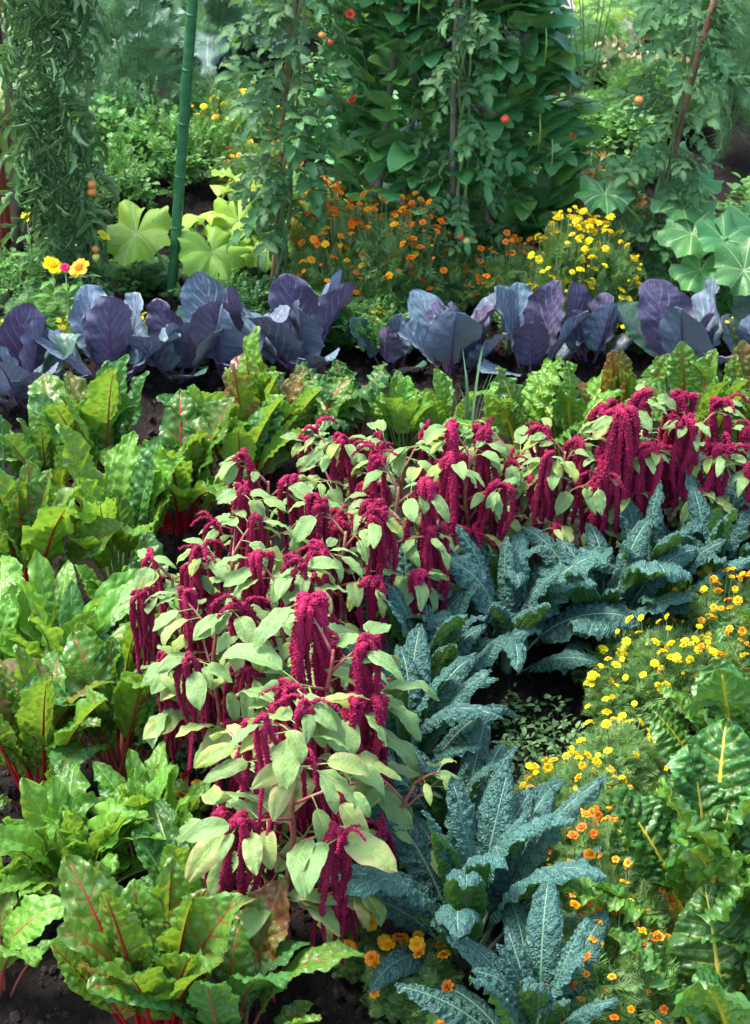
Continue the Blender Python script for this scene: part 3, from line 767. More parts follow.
for a in [
 ('nearest amaranth, big yellowing leaves and tassels hanging to the soil in front', 285, 965, .80, .17, 13, 88, 11, 11, (.05, .0), 1.15, 1.05, .35, 0, .22),
 ('amaranth right behind the nearest one, with the fattest magenta tassels', 322, 880, .84, .15, 10, 50, 18, 12, (.03, -.02), 1.35, 1.25, .15),
 ('amaranth leaning right over the kale, small reddish leaf tips', 372, 905, .46, .14, 6, 26, 3, 13, (.10, .0), .85, .75, .5),
 ('amaranth at the left end of the clump, tassels hanging over bare soil', 222, 815, .72, .17, 11, 96, 12, 14, (0, 0), 1.1, 1.0, .12),
 ('amaranth in the middle of the near clump, pale leaves over dark tassels', 290, 790, .78, .17, 11, 96, 12, 15, (0, 0), 1.1, 1.0, .1),
 ('leftmost amaranth, facing the chards', 186, 730, .60, .13, 10, 66, 13, 16, (-.02, 0), 1.0, .95, .1),
 ('amaranth behind the leftmost one, with mostly leaves showing', 238, 720, .66, .17, 9, 62, 9, 17, (0, 0), 1.0, .9, .12),
 ('amaranth with a fat magenta tassel rising left of the back clump', 275, 668, .74, .15, 10, 70, 12, 18, (-.01, 0), 1.0, 1.1, .1),
 ('amaranth with long dark tassels in the centre of the clump', 338, 705, .68, .16, 10, 76, 14, 19, (.02, 0), 1.0, 1.05, .1),
 ('amaranth with tassels hanging just above the kale, left of centre', 395, 668, .72, .15, 10, 66, 14, 20, (0, 0), .95, 1.1, .1),
 ('leafy amaranth in front of the dark curled chard', 338, 598, .62, .15, 11, 96, 8, 21, (0, 0), .95, .95, .1),
 ('leafy amaranth in front of the onion leaves', 402, 590, .58, .15, 11, 96, 6, 22, (0, 0), .95, .85, .1),
 ('amaranth with one broad dark tassel in the middle of the picture', 464, 612, .66, .13, 10, 84, 10, 23, (0, 0), .9, 1.4, .08),
 ('leafy amaranth in front of the yellow chard stalks', 508, 578, .52, .15, 10, 96, 6, 24, (0, 0), .9, .8, .08),
 ('amaranth with tassels hanging left of the tallest one', 556, 595, .60, .13, 10, 82, 10, 25, (0, 0), .9, 1.2, .08),
 ('amaranth with the tallest fat tassel, right of the middle', 612, 590, .74, .10, 9, 60, 14, 26, (0, 0), .85, 1.5, .08),
 ('amaranth with a fan of thin tassels near the right edge', 686, 580, .66, .12, 9, 64, 14, 27, (0, 0), .85, 1.35, .08),
 ('small amaranth at the right frame edge', 742, 590, .54, .13, 9, 70, 10, 28, (0, 0), .85, 1.15, .08),
 ('low leafy amaranth between the two tallest right ones', 650, 560, .46, .12, 7, 40, 5, 29, (0, 0), .9, .8, .08),
]:
    amaranth(*a)

# ------------------------------------------------------------------ marigolds
def flower_geo(npet, rr, layers, seed, dome=.4, tube_=0.0, wpet=.55):
    mx = Mix(); r = np.random.default_rng(seed)
    for L in range(layers):
        rad = rr * (1 - .28 * L); tilt = R(80 - 24 * L)
        for i in range(npet):
            az = 2 * pi * (i + .5 * L) / npet + r.normal() * .08
            v = np.linspace(0, 1, 4); u = np.array([-1, 0, 1.0])
            U, V = np.meshgrid(u, v)
            w = rad * wpet * np.sin(pi * (.12 + .72 * V)) ** .8
            x = rad * V * math.sin(tilt); z = rad * V * math.cos(tilt) + .12 * rad * np.sin(pi * V) - .10 * rad * V ** 3 * r.uniform(0, 1.6) + .10 * rad * np.abs(U)
            y = U * w * .5
            P = np.stack([x * math.cos(az) - y * math.sin(az), x * math.sin(az) + y * math.cos(az), z + L * rr * .08], -1).reshape(-1, 3)
            ii = np.arange(3)[:, None]; jj = np.arange(2)[None]
            Q = np.stack([ii * 3 + jj, (ii + 1) * 3 + jj, (ii + 1) * 3 + jj + 1, ii * 3 + jj + 1], -1).reshape(-1, 4)
            mx.add(P, [Q], np.stack([(U + 1) / 2, V], -1).reshape(-1, 2))
    iv, if_ = ico()
    n = 14; a = np.arange(n) * 2.4; q = np.sqrt((np.arange(n) + .5) / n) * rr * .33
    scatter(mx, [(iv, [if_], np.tile([.5, .0], (12, 1)), iv[:, :2])], np.zeros(n, int), euler_mats(a, a, a), np.full(n, rr * .11), np.stack([q * np.cos(a), q * np.sin(a), rr * (.22 + dome * .25 - .2 * (q / rr))], -1), False)
    return mx.build('flower_head')
FS = [flower_geo(5, .0125, 1, 1 + k, wpet=1.0) for k in range(3)]
FM = [flower_geo(8, .019, 3, 11 + k, wpet=.75) for k in range(4)]
FT = [flower_geo(7, .0165, 2, 21 + k, wpet=.8) for k in range(3)]

def frond(n, L, lw, seed, curve=.6, leaflet=.3, width=.0016):
    """feathery frond: a rachis with narrow pointed leaflets"""
    r = np.random.default_rng(seed); V, F = [], []
    for i in range(n):
        t = .12 + .88 * i / n
        px = L * t; pz = L * curve * t - L * curve * .9 * t * t
        for s in (-1, 1):
            ll = L * leaflet * math.sin(pi * (.15 + .8 * t)) * r.uniform(.8, 1.2)
            dx, dy = .6 * ll, s * ll * .8; dz = r.uniform(-.3, .3) * ll
            k = len(V); w = lw
            V += [(px, 0, pz), (px + dx * .5 + w, dy * .5 - s * w, pz + dz * .5), (px + dx, dy, pz + dz), (px + dx * .5 - w, dy * .5 + s * w, pz + dz * .5)]
            F.append((k, k + 1, k + 2, k + 3))
    k = len(V)
    for i in range(6):
        t = i / 5; px = L * t; pz = L * curve * t - L * curve * .9 * t * t
        V += [(px, -width * (1.2 - t), pz), (px, width * (1.2 - t), pz)]
    F += [(k + 2 * i, k + 2 * i + 2, k + 2 * i + 3, k + 2 * i + 1) for i in range(5)]
    V = np.array(V); U = np.tile([.5, .5], (len(V), 1))
    return V, [np.array(F)], U, V[:, :2].copy()

FR_M = [frond(9, .052, .0011, k, leaflet=.50, width=.0010) for k in range(4)]
def marigold_foliage(seed, n=850, rad=.15, h=.22, tpl=FR_M, sc=1.0, low=.1):
    global rng
    r = np.random.default_rng(seed); mx = Mix()
    a = r.random(n) * 2 * pi; q = np.sqrt(r.random(n)) * rad; zz = low * h + (1 - low) * h * r.random(n) ** .7 * np.clip(1.15 - (q / rad) ** 3 * .7, .2, 1)
    loc = np.stack([q * np.cos(a), q * np.sin(a), zz], -1)
    scatter(mx, tpl, r.integers(0, len(tpl), n), euler_mats(r.normal(0, .5, n), r.uniform(-1.3, .3, n), r.random(n) * 2 * pi), sc * r.uniform(.7, 1.3, n), loc)
    return mx.build('foliage')
def stems_mesh(pts, base_r=.03, rr=.0016):
    mx = Mix()
    for (x, y, z) in pts:
        t = np.linspace(0, 1, 5)
        P = np.stack([x * (.2 + .8 * t), y * (.2 + .8 * t), z * t], -1) + .004 * np.sin(t * 6 + x * 90)[:, None] * np.array([1, .5, 0])
        P[-1] = (x, y, z)
        mx.add(*tube(P, np.linspace(rr * 1.4, rr * .7, 5), 4))
    return mx.build('stems')
MF = [marigold_foliage(40 + k) for k in range(4)]

def marigold(label, px, py, rad, h, nf, pmats, fl, seed, fsz=1.0, group='marigold clumps', name='marigold_plant', cat='marigold', fol=None, top=.55):
    random.seed(seed)
    b = at(px, py)
    root = thing(name, label, cat, (b.x, b.y, -.01), group)
    k = seed % 4
    obj('foliage', (fol or MF)[k], M['marifol'], root, (0, 0, 0), (0, 0, U_(0, 6.28)), (rad / .15, rad / .15, h / .22 * .88))
    pts = []
    for i in range(min(98, int(nf * 1.9))):
        a = U_(0, 6.28); el = math.asin(random.random() ** .8); q = rad * 1.12 * math.cos(el) * U_(.9, 1.08)
        z = h * (top - .2 + (1.30 - top) * math.sin(el)) * U_(.92, 1.12) + .02
        pts.append((q * math.cos(a), q * math.sin(a), z))
    obj('stems', stems_mesh(pts), M['st_vine'], root)
    for p in pts:
        obj('flower', fl[random.randrange(len(fl))], M[random.choice(pmats)], root, (p[0], p[1], p[2]), (R(U_(-42, 42)) + R(14), R(U_(-42, 42)), U_(0, 6.28)), fsz * (.76 if fl is not FM else 1) * (U_(.62, 1.2) if random.random() > .12 else .4))
    return root
O3 = ['p_orange', 'p_amber', 'p_orange']; Y3 = ['p_lemon', 'p_yellow', 'p_yellow']
Y1, Y2, O1, O2 = ['p_lemon', 'p_yellow'], ['p_yellow', 'p_amber', 'p_yellow'], ['p_amber', 'p_orange', 'p_orange'], ['p_orange', 'p_orange', 'p_rust']
for a in [
 ('amber marigold clump at the right edge, highest of the right border', 722, 662, .17, .24, 46, ['p_amber', 'p_yellow', 'p_amber'], FT, 51, 1.0),
 ('lemon yellow marigolds right of the kale at the head of the border', 655, 705, .17, .22, 42, Y1, FT, 52, 1.05),
 ('lemon marigolds leaning over the path end of the bare soil', 625, 722, .11, .18, 18, Y1, FT, 53, 1.0),
 ('amber and yellow marigolds against the dark chard at the right', 700, 712, .12, .22, 18, Y2, FT, 54, 1.0),
 ('sparse yellow marigolds on thin stems beside the upper chard leaves', 615, 795, .12, .20, 14, Y1, FT, 55, .95),
 ('golden marigold clump at the right rim of the bare soil', 570, 838, .14, .20, 40, Y2, FT, 56, 1.0),
 ('orange marigolds right behind the foreground kale', 590, 905, .13, .22, 34, O1, FT, 57, 1.0),
 ('small orange marigolds between the foreground kale and the yellow stalks', 608, 962, .15, .24, 44, O1, FS, 58, 1.2),
 ('thin orange marigold tangle at the bottom edge, right of the kale', 612, 1030, .17, .26, 50, O1, FS, 59, 1.2),
 ('low amber marigolds under the curly yellow-stalked chard', 668, 1010, .12, .13, 14, O1, FS, 60, 1.1),
 ('single rusty orange marigold on dark soil before the nearest amaranth', 358, 962, .07, .09, 3, ['p_rust', 'p_amber'], FM, 61, 1.0),
 ('rusty marigolds beneath the foreground kale leaf', 412, 1000, .10, .13, 9, ['p_rust', 'p_amber'], FM, 62, .95),
 ('low rusty marigold at the bottom edge left of the kale', 455, 1045, .08, .08, 4, ['p_amber', 'p_rust'], FM, 63, .95),
 ('small rusty marigold in the shade between the green chard and the amaranths', 178, 815, .07, .09, 5, ['p_rust', 'p_amber'], FM, 64, .8),
 ('amber marigold at the foot of the yellow chard stalks, under the tall tassel', 612, 560, .08, .2, 7, ['p_amber', 'p_yellow'], FT, 65, 1.1)]:
    marigold(*a)
# low yellow row behind the cabbages
for q, (px, py) in enumerate([(72, 352), (142, 352), (118, 342), (192, 366), (378, 345), (428, 348), (470, 352), (520, 352), (600, 350), (637, 350), (735, 350), (705, 392), (5, 348)]):
    marigold(['yellow marigold above the leftmost cabbages', 'bright yellow marigold right of the two tall cabbage leaves', 'yellow marigold peeping left of the tall cabbage leaves', 'yellow marigold in front of the spreading cabbage',
              'pale yellow marigold in the gap left of the small cabbage', 'yellow marigold right of the small slanted cabbage', 'yellow marigold between two blue cabbage leaves in the middle', 'yellow marigold behind the low cabbage',
              'yellow marigold left of the big winged cabbage', 'yellow marigold at the left wing of the big cabbage', 'yellow marigold right of the big winged cabbage', 'yellow marigold on the soil below the big winged cabbage', 'yellow marigold at the far left edge behind the cabbages'][q],
             px, py, .055, .12, 8 if q < 11 else 3, Y1, FS, 70 + q, 1.35, 'low yellow marigolds behind the cabbages')
# back row
for a in [
 ('orange marigold in the drift below the beans, nearest the wooden stake', 338, 312, .15, .42, 60, O3, FT, 90, 1.3),
 ('orange marigold in the middle of the drift below the beans', 378, 316, .16, .42, 64, O3, FT, 101, 1.3),
 ('orange marigold at the right end of the drift, touching the middle tomato vine', 412, 310, .15, .40, 60, O3, FT, 102, 1.3),
 ('orange marigolds left of the drift, behind the staked tomato', 325, 282, .14, .36, 40, O2, FT, 91, 1.2),
 ('dim orange marigolds under the middle tomato vine', 448, 305, .17, .26, 26, O2, FS, 92, 1.2),
 ('red-orange marigolds left of the big yellow marigold', 508, 312, .15, .26, 42, O2, FS, 93, 1.6),
 ('left half of the golden marigold mound behind the cabbages', 566, 328, .14, .40, 64, Y3, FT, 94, 1.25),
 ('right half of the golden marigold mound, touching the leaning tomato', 598, 330, .14, .38, 62, Y3, FT, 99, 1.25),
 ('rusty orange marigolds behind the golden mound', 585, 255, .22, .36, 50, O2, FS, 95, 1.7),
 ('golden marigolds right beside the mound, lower and sparser', 622, 315, .09, .22, 12, Y2, FT, 96, .9),
 ('far yellow marigolds between pole and staked tomato', 238, 160, .20, .30, 18, Y2, FT, 97, 1.4),
 ('far orange marigolds above the pale squash leaves', 258, 195, .17, .22, 26, ['p_amber', 'p_orange'], FT, 98, 1.1)]:
    marigold(*a, group='tall marigolds in the back bed')

# ------------------------------------------------------------------ onions / leeks
for (lb, px, py, n, sz) in [('onion tuft with long thin leaves rising in the middle of the picture', 468, 452, 9, 1.15), ('onion tuft at the left edge beside the red cabbage', 6, 500, 8, 1.0), ('short onion shoots before the big right cabbage', 645, 440, 5, .5)]:
    random.seed(int(px)); b = at(px, py)
    root = thing('onion_plant', lb, 'onion', (b.x, b.y, -.01), 'onions between the rows')
    for i in range(n):
        a = U_(0, 6.28)
        obj('leaf', ONM[i % 6], M['onion'], root, (.008 * math.cos(a), .008 * math.sin(a), 0), (0, R(U_(0, 14)), a), sz * U_(.75, 1.15))
    obj('bulb', mesh('bulb', *tube(np.array([(0, 0, -.02), (0, 0, 0), (0, 0, .03), (0, 0, .08)]), [.014, .016, .011, .007], 10)), M['st_green'], root)

# ------------------------------------------------------------------ squash plants
def squash(label, px, py, spots, m, seed):
    """spots: (photo x, photo y, height, scale, facing, tilt)"""
    random.seed(seed); b = at(px, py)
    root = thing('squash_plant', label, 'squash', (b.x, b.y, -.01), 'squash plants')
    for (lx, ly, h, sc, az, tl) in spots:
        p = at(lx, ly, h); q = (p.x - b.x, p.y - b.y, p.z)
        l = obj('leaf', SQ[random.randrange(5)], M[m], root, q, (0, R(tl), R(az)), sc)
        Mi = l.matrix_basis.inverted()
        t = np.linspace(0, 1, 9)
        P = np.stack([q[0] * t ** .8, q[1] * t ** .8, q[2] * (1 - (1 - t) ** 1.6)], -1)
        P = np.array([tuple(Mi @ Vector(v)) for v in P])
        obj('stalk', mesh('squash_stalk', *tube(P, np.linspace(.008, .0055, 9) / sc, 8)), M['st_green'], l)
    mx = Mix(); mx.add(*tube(np.array([(-.12, .02, .02), (0, 0, .04), (.10, .04, .03), (.22, .03, .02)]), .011, 8))
    obj('vine', mx.build('squash_vine'), M['st_vine'], root)
    return root
squash('pale lime squash with big lobed leaves right and left of the green pole', 190, 300,
       [(137, 231, .27, 1.08, -110, 34), (212, 250, .22, 1.05, -60, 34), (197, 217, .29, .85, 120, 18), (238, 218, .28, .85, -80, 35), (243, 190, .32, .9, 100, 22), (255, 243, .20, .9, -30, 32), (232, 176, .32, .7, 40, 18), (270, 225, .2, .8, -40, 30)], 'squash', 3)
squash('cool green squash with flat leaves at the right, behind the cabbages', 700, 300,
       [(605, 192, .50, .85, -90, 14), (682, 202, .46, .9, -90, 18), (692, 232, .40, .95, -100, 20), (724, 238, .40, .85, -60, 28), (744, 268, .34, .95, -70, 38), (665, 160, .50, .95, -90, 14), (700, 268, .28, .8, -120, 30), (757, 225, .40, .95, -60, 24), (690, 180, .50, .9, -90, 14)], 'squash_cool', 4)
squash('far pale squash patch at the top right beside the path', 610, 5, [(600, 8, .2, 1.0, -90, 15), (625, 0, .2, .9, -70, 15), (590, -4, .2, .9, -100, 15), (640, 12, .18, .8, -60, 20)], 'squash', 6)
squash('dark green squash leaves at the top beyond the right tomato', 665, 60, [(660, 20, .36, 1.0, -90, 30), (690, 30, .36, 1.0, -100, 30), (675, 0, .5, 1.1, -90, 30), (708, 8, .5, 1.0, -60, 30), (655, 2, .45, .9, -120, 30)], 'squash_cool', 7)
# yellow squash blossoms
LFB = [leaf_geo(.01, .075, .018, 'ovate', 40, 50, 1, fold=8, nu=5, nvv=9, seed=70 + k, stalk=False)[0] for k in range(2)]
def blossom(label, px, py, h, sz, m, fl, cat='flower', name='yellow_blossom'):
    p = at(px, py, h)
    root = thing(name, label, cat, (p.x, p.y, 0))
    st = tube(np.array([(0, .01, 0), (.005, .006, p.z * .5), (0, 0, p.z)]), [.004, .003, .003], 6)
    obj('stem', mesh('flower_stem', *st), M['st_vine'], root)
    mxb = Mix()
    n_ = 9; zz_ = np.linspace(.15, .85, n_) * p.z
    scatter(mxb, LFB, np.arange(n_) % 2, euler_mats(np.zeros(n_), np.linspace(.1, .5, n_), np.arange(n_) * 2.4), np.full(n_, 1.0), np.stack([0 * zz_, .008 * (1 - zz_ / p.z), zz_], -1))
    obj('foliage', mxb.build('blossom_foliage'), M['herb'], root)
    obj('petals', fl, M[m], root, (0, 0, p.z), (R(35), R(U_(-15, 15)), U_(0, 6)), sz)
BL = flower_geo(6, .05, 1, 88, wpet=.95); ZN = flower_geo(14, .028, 4, 89, wpet=.5)
blossom('wide yellow blossom left of the pink zinnia', 52, 266, .27, .8, 'p_yellow', BL)
blossom('wide yellow blossom right of the pink zinnia', 80, 269, .27, .85, 'p_amber', BL)
blossom('bright pink zinnia among yellow blossoms at left', 65, 268, .31, .7, 'p_pink', ZN, 'zinnia', 'zinnia')
blossom('pale yellow blossom among green herbs left of the squash leaf', 103, 236, .30, .6, 'p_lemon', BL)
blossom('pale blossom by the left tomato vine, above the zinnia', 27, 217, .34, .5, 'p_lemon', BL)
blossom('yellow squash blossom at the right edge beyond the cabbages', 742, 232, .30, .8, 'p_yellow', BL)

# ------------------------------------------------------------------ low feathery herbs & filler greens of the back bed
PAR = []   # divided flat leaf (carrot, celery, parsley like)
for k in range(4):
    mx = Mix(); r = np.random.default_rng(60 + k)
    b0 = leaf_geo(.0, .022, .009, 'ovate', 60, 30, nu=3, nvv=4, stalk=False, seed=k)[0]
    spots = []
    for i in range(5):
        t = .4 + .6 * i / 5
        for s in (-1, 1): spots.append((.07 * t, 0, .05 * t, s * (.9 + .2 * r.random()), 1.0 - .1 * i))
    spots.append((.07, 0, .05, 0, 1.1))
    n = len(spots); S = np.array(spots)
    scatter(mx, [b0], np.zeros(n, int), euler_mats(r.normal(0, .3, n), r.normal(.1, .3, n), S[:, 3]), S[:, 4] * r.uniform(.8, 1.2, n), S[:, :3], False)
    mx.add(*tube(np.array([(0, 0, 0), (.035, 0, .03), (.07, 0, .05)]), .0012, 3))
    PAR.append(mx.get())
HB = [marigold_foliage(140 + k, 210, .16, .22, PAR, 1.0) for k in range(3)]
HBF = [marigold_foliage(150 + k, 900, .16, .24, FR_M, 1.25) for k in range(3)]
random.seed(5)
herb = [
 (62, 330, .8, 'herb', 1, 'feathery herb around the stems of the pink zinnia'),
 (25, 300, 1.0, 'herb', 0, 'feathery green herb at the left edge behind the first cabbage'), (45, 325, .7, 'herb_dark', 1, 'low dark herb under the left tomato vine'),
 (112, 292, .7, 'herb', 0, 'parsley-like herb below the pale squash leaf'), (148, 285, .6, 'herb_dark', 1, 'dark herb at the foot of the green pole'),
 (225, 318, .9, 'herb', 0, 'green herb between pole and tomato stake'), (270, 318, .8, 'herb_dark', 0, 'dark herb at the foot of the tomato stake'),
 (330, 332, .9, 'herb', 1, 'blue-green feathery herb right of the tomato stake'), (368, 342, .9, 'herb', 0, 'divided-leaf herb in front of the orange marigold drift'),
 (415, 334, .7, 'herb_dark', 1, 'dark feathery herb left of the middle tomato vine'), (520, 330, .7, 'herb', 0, 'small herb before the red-orange marigolds'),
 (545, 318, .7, 'herb_dark', 0, 'dark herb left of the golden mound'), (640, 322, 1.0, 'herb_dark', 1, 'dark herb under the leaning tomato stake'),
 (672, 325, .9, 'herb', 0, 'green herb in front of the cool squash leaves'), (705, 325, .8, 'herb', 0, 'green herb behind the right cabbage'),
 (100, 230, 1.2, 'herb', 0, 'lush green herb right of the left tomato vine'), (140, 195, 1.3, 'herb', 0, 'lush green herb behind the pale squash leaf'),
 (195, 185, 1.1, 'herb', 0, 'leafy herb directly right of the green pole'), (125, 160, 1.3, 'herb_dark', 0, 'dark leafy herb left of the pole in the back'),
 (280, 235, 1.0, 'herb', 1, 'feathery herb behind the tomato stake'), (215, 145, 1.2, 'herb_dark', 1, 'feathery herb under the far yellow marigolds'),
 (600, 160, 1.1, 'herb', 1, 'feathery herb beyond the bean tower, right'), (560, 210, 1.0, 'herb_dark', 0, 'dark herb at the right foot of the bean tower'),
 (650, 130, 1.2, 'herb', 1, 'feathery herb behind the right tomato'), (30, 200, 1.1, 'herb_dark', 1, 'dark feathery herb behind the left tomato vine'),
 (20, 130, 1.3, 'herb', 1, 'feathery herb by the tall stalks at the left edge'), (735, 305, .8, 'herb_dark', 0, 'dark herb at the right edge behind the last cabbage'),
 (250, 285, .9, 'herb_dark', 0, 'dark herb below the pale squash leaves'), (595, 75, 1.0, 'herb', 1, 'feathery herb at the near end of the grey path'),
]
for q, (px, py, s, m, kind, lb) in enumerate(herb):
    b = at(px, py)
    root = thing('herb_clump', lb, 'herb', (b.x, b.y, -.01), 'green herbs of the back bed')
    obj('foliage', (HBF if kind else HB)[q % 3], M[m], root, (0, 0, 0), (0, 0, U_(0, 6)), (s * 1.1, s * 1.1, s * (.72 if py > 250 else 1.0)))
    obj('stems', stems_mesh([(.08 * math.cos(a) * s, .08 * math.sin(a) * s, .12 * s) for a in np.linspace(0, 6, 9)]), M['st_vine'], root)

# ------------------------------------------------------------------ climbing beans
BNL = [leaf_geo(.02, .115, .050, 'heart', 25, U_(50, 95), 1.2, fold=U_(0, 14), curl=U_(-30, 0), ruf=.002, noise=.0015, nf=40, nu=9, nvv=13, seed=800 + k, stalk=False)[0] for k in range(6)]
def bean_tower():
    b = at(445, 262)
    root = thing('climbing_bean_plant', 'broad tower of climbing beans with heart-shaped leaves and scarlet flowers', 'bean plant', (b.x, b.y, 0))
    r = np.random.default_rng(5); n = 2900
    zz = r.random(n) ** .85 * 2.3
    a = r.random(n) * 2 * pi
    prof = np.interp(zz, [0, .2, .5, 1.2, 2.3], [.34, .42, .43, .35, .30])
    prof *= 1 + .10 * np.sin(a * 3 + zz * 4) + .08 * np.sin(a * 5 - zz * 6)
    q = prof * (1 - .45 * r.random(n) ** 2.2)
    keep = ~((a > 3.4) & (a < 4.1) & (zz < .95) & (zz > .1) & (r.random(n) < .75))
    loc = np.stack([q * np.cos(a), q * np.sin(a) * .8, zz], -1)[keep]; a = a[keep]; n = len(a)
    mx = Mix()
    scatter(mx, BNL, r.integers(0, 6, n), euler_mats(r.normal(0, .35, n), r.uniform(-.2, .75, n), a + r.normal(0, .5, n)), r.uniform(.75, 1.6, n), loc)
    obj('foliage', mx.build('bean_foliage'), M['bean'], root)
    mx = Mix()
    for k in range(9):
        aa = k * 2 * pi / 9; t = np.linspace(0, 1, 40)
        P = np.stack([(.42 - .12 * t) * np.cos(aa + .25 * np.sin(t * 22)), (.34 - .1 * t) * np.sin(aa + .25 * np.sin(t * 22)), 2.25 * t], -1)
        mx.add(*tube(P, .0035, 5))
    obj('vines', mx.build('bean_vines'), M['st_vine'], root)
    for (px, py) in [(352, 101), (350, 14), (505, 118), (572, 136), (438, 118), (355, 98)]:
        # scarlet flowers on the camera-facing skin of the tower
        yy = b.y - .40
        aa = (px - 375) / F_PX; bb = (512 - py) / F_PX; d = Vector((aa, cP + bb * sP, -sP + bb * cP)); t = yy / d.y
        p = Vector((0, 0, HCAM)) + d * t
        obj('flower', FS[0], M['p_scarlet'], root, (p.x - b.x, p.y - b.y, p.z), (R(60), 0, U_(0, 6)), 1.5)
    for k in range(14):
        aa = U_(3.6, 6.0); z = U_(.6, 1.9); P = np.array([(0, 0, 0), (.004, 0, -.06), (0, .003, -.15)])
        obj('bean_pod', mesh('bean_pod', *tube(P, [.004, .006, .003], 6, .6)), M['pod'], root, (.50 * math.cos(aa), .42 * math.sin(aa), z))
    # the poles it climbs
    for k in range(4):
        aa = k * pi / 2 + .5
        P = np.array([(.36 * math.cos(aa), .3 * math.sin(aa), -.05), (.05 * math.cos(aa), .05 * math.sin(aa), 2.5)])
        P = np.array([P[0] * (1 - t) + P[1] * t for t in np.linspace(0, 1, 8)])
        o = obj('bean_pole', mesh('bean_pole', *tube(P, np.linspace(.013, .010, 8), 8)), M['wood_grey'], None, (b.x, b.y, 0))
        tag(o, 'slim wooden pole hidden inside the tower of climbing beans', 'pole', 'poles inside the bean tower')
bean_tower()

# ------------------------------------------------------------------ tomatoes
def compound(k, curl):
    mx = Mix(); r = np.random.default_rng(830 + k)
    lf = [leaf_geo(.0, .072, .026, 'ovate', 60, U_(30, 80), 1.2, fold=curl, curl=curl * 1.5, ruf=.003, rufn=3, noise=.002, nf=70, nu=7, nvv=9, seed=840 + 5 * k + j, stalk=False, lobe=.18)[0] for j in range(3)]
    S = []
    for i in range(3):
        t = .35 + .25 * i
        for s in (-1, 1): S.append((.15 * t, 0, .03 * t, s * 1.0, .75 + .12 * i))
    S.append((.15, 0, .02, 0, 1.1)); S = np.array(S); n = len(S)
    scatter(mx, lf, r.integers(0, 3, n), euler_mats(r.normal(0, .3, n), r.normal(.2, .3, n), S[:, 3]), S[:, 4], S[:, :3], False)
    mx.add(*tube(np.array([(0, 0, 0), (.07, 0, .03), (.15, 0, .02)]), .0018, 4))
    return mx.get()
TMC = [compound(k, 42) for k in range(4)]   # rolled, drought-curled leaves
TMF = [compound(k + 8, 10) for k in range(4)]
def tomato(label, px, py, h, rad, n, tpl, lean, fruits, seed, zmin=.15, droop=(.2, 1.0), m='tomato', sc=1.0, shape=None):
    r = np.random.default_rng(seed); random.seed(seed); b = at(px, py)
    root = thing('tomato_plant', label, 'tomato plant', (b.x, b.y, 0), 'staked tomato plants')
    zz = zmin + (h - zmin) * r.random(n); a = r.random(n) * 2 * pi
    pr = rad * (np.interp(zz / h, [0, .2, .5, .8, 1], shape or [.5, .8, 1, 1, .7])) * (1 + .2 * np.sin(3 * a + zz * 9))
    q = pr * (.1 + .65 * r.random(n) ** .8)
    lx = lean[0] * zz / h; ly = lean[1] * zz / h
    mx = Mix()
    scatter(mx, tpl, r.integers(0, 4, n), euler_mats(r.normal(0, .4, n), r.uniform(*droop, n), a), sc * r.uniform(.7, 1.2, n), np.stack([lx + q * np.cos(a), ly + q * np.sin(a), zz], -1))
    obj('foliage', mx.build('tomato_foliage'), M[m], root)
    mx = Mix()
    for k in range(3):
        t = np.linspace(0, 1, 24)
        P = np.stack([lean[0] * t + .02 * np.sin(t * 14 + k * 2), lean[1] * t - .02 + .02 * np.cos(t * 12 + k), -.02 + h * t], -1)
        mx.add(*tube(P, np.linspace(.009, .004, 24), 7))
    obj('stem', mx.build('tomato_stem'), M['st_vine'], root)
    for (fx, fy, mm, s) in fruits:
        yy = b.y - rad * .95
        aa = (fx - 375) / F_PX; bb = (512 - fy) / F_PX; d = Vector((aa, cP + bb * sP, -sP + bb * cP)); t = yy / d.y
        p = Vector((0, 0, HCAM)) + d * t
        f = obj('tomato', TOM, M[mm], root, (p.x - b.x, p.y - b.y, p.z), (0, 0, U_(0, 6)), s * .78)
        obj('calyx', CAL, M['st_vine'], f)
def lathe_ball():
    P = np.stack([np.zeros(12), np.zeros(12), .022 * -np.cos(np.linspace(0, pi, 12)) * .9], -1)
    rr = .022 * np.sin(np.linspace(0, pi, 12)); rr[0] = rr[-1] = .0012
    return mesh('tomato_fruit', *tube(P, rr, 14))
TOM = lathe_ball()
mxx = Mix()
for k in range(5):
    a_ = k * 1.2566; c_, s_ = math.cos(a_), math.sin(a_)
    mxx.add(np.array([(-.003 * s_, .003 * c_, .0205), (.016 * c_, .016 * s_, .0195), (.003 * s_, -.003 * c_, .0205), (0, 0, .024)]), [np.array([(0, 1, 2), (0, 3, 1), (1, 3, 2)])])
CAL = mxx.build('calyx')
tomato('tall tomato vine at left with rolled, curled leaves and orange fruits', 66, 306, 1.75, .085, 260, TMC, (.0, .02),
       [(92, 184, 'tom_orange', 1.0), (92, 192, 'tom_orange', 1.05), (96, 249, 'tom_orange', .95), (96, 257, 'tom_pale', .9)], 21, .2, (.7, 1.4), 'tomato', 1.12)
tomato('tomato vine with a bare lower stem right of the green pole', 278, 306, 1.6, .16, 170, TMF, (.14, .05), [(322, 35, 'tom_orange', .8), (330, 42, 'tom_red', .7)], 22, .32, (.0, .9), 'tomato', .95, [.25, .45, .8, 1, .9])
tomato('tomato vine in front of the bean tower with one red and one yellow fruit', 460, 304, 1.40, .10, 110, TMF, (.0, .05), [(459, 235, 'tom_red', 1.15), (467, 241, 'tom_pale', 1.1), (505, 119, 'tom_red', 1.0)], 23, .12, (.2, 1.1), 'tomato', .85, [.7, .9, .9, 1, .9])
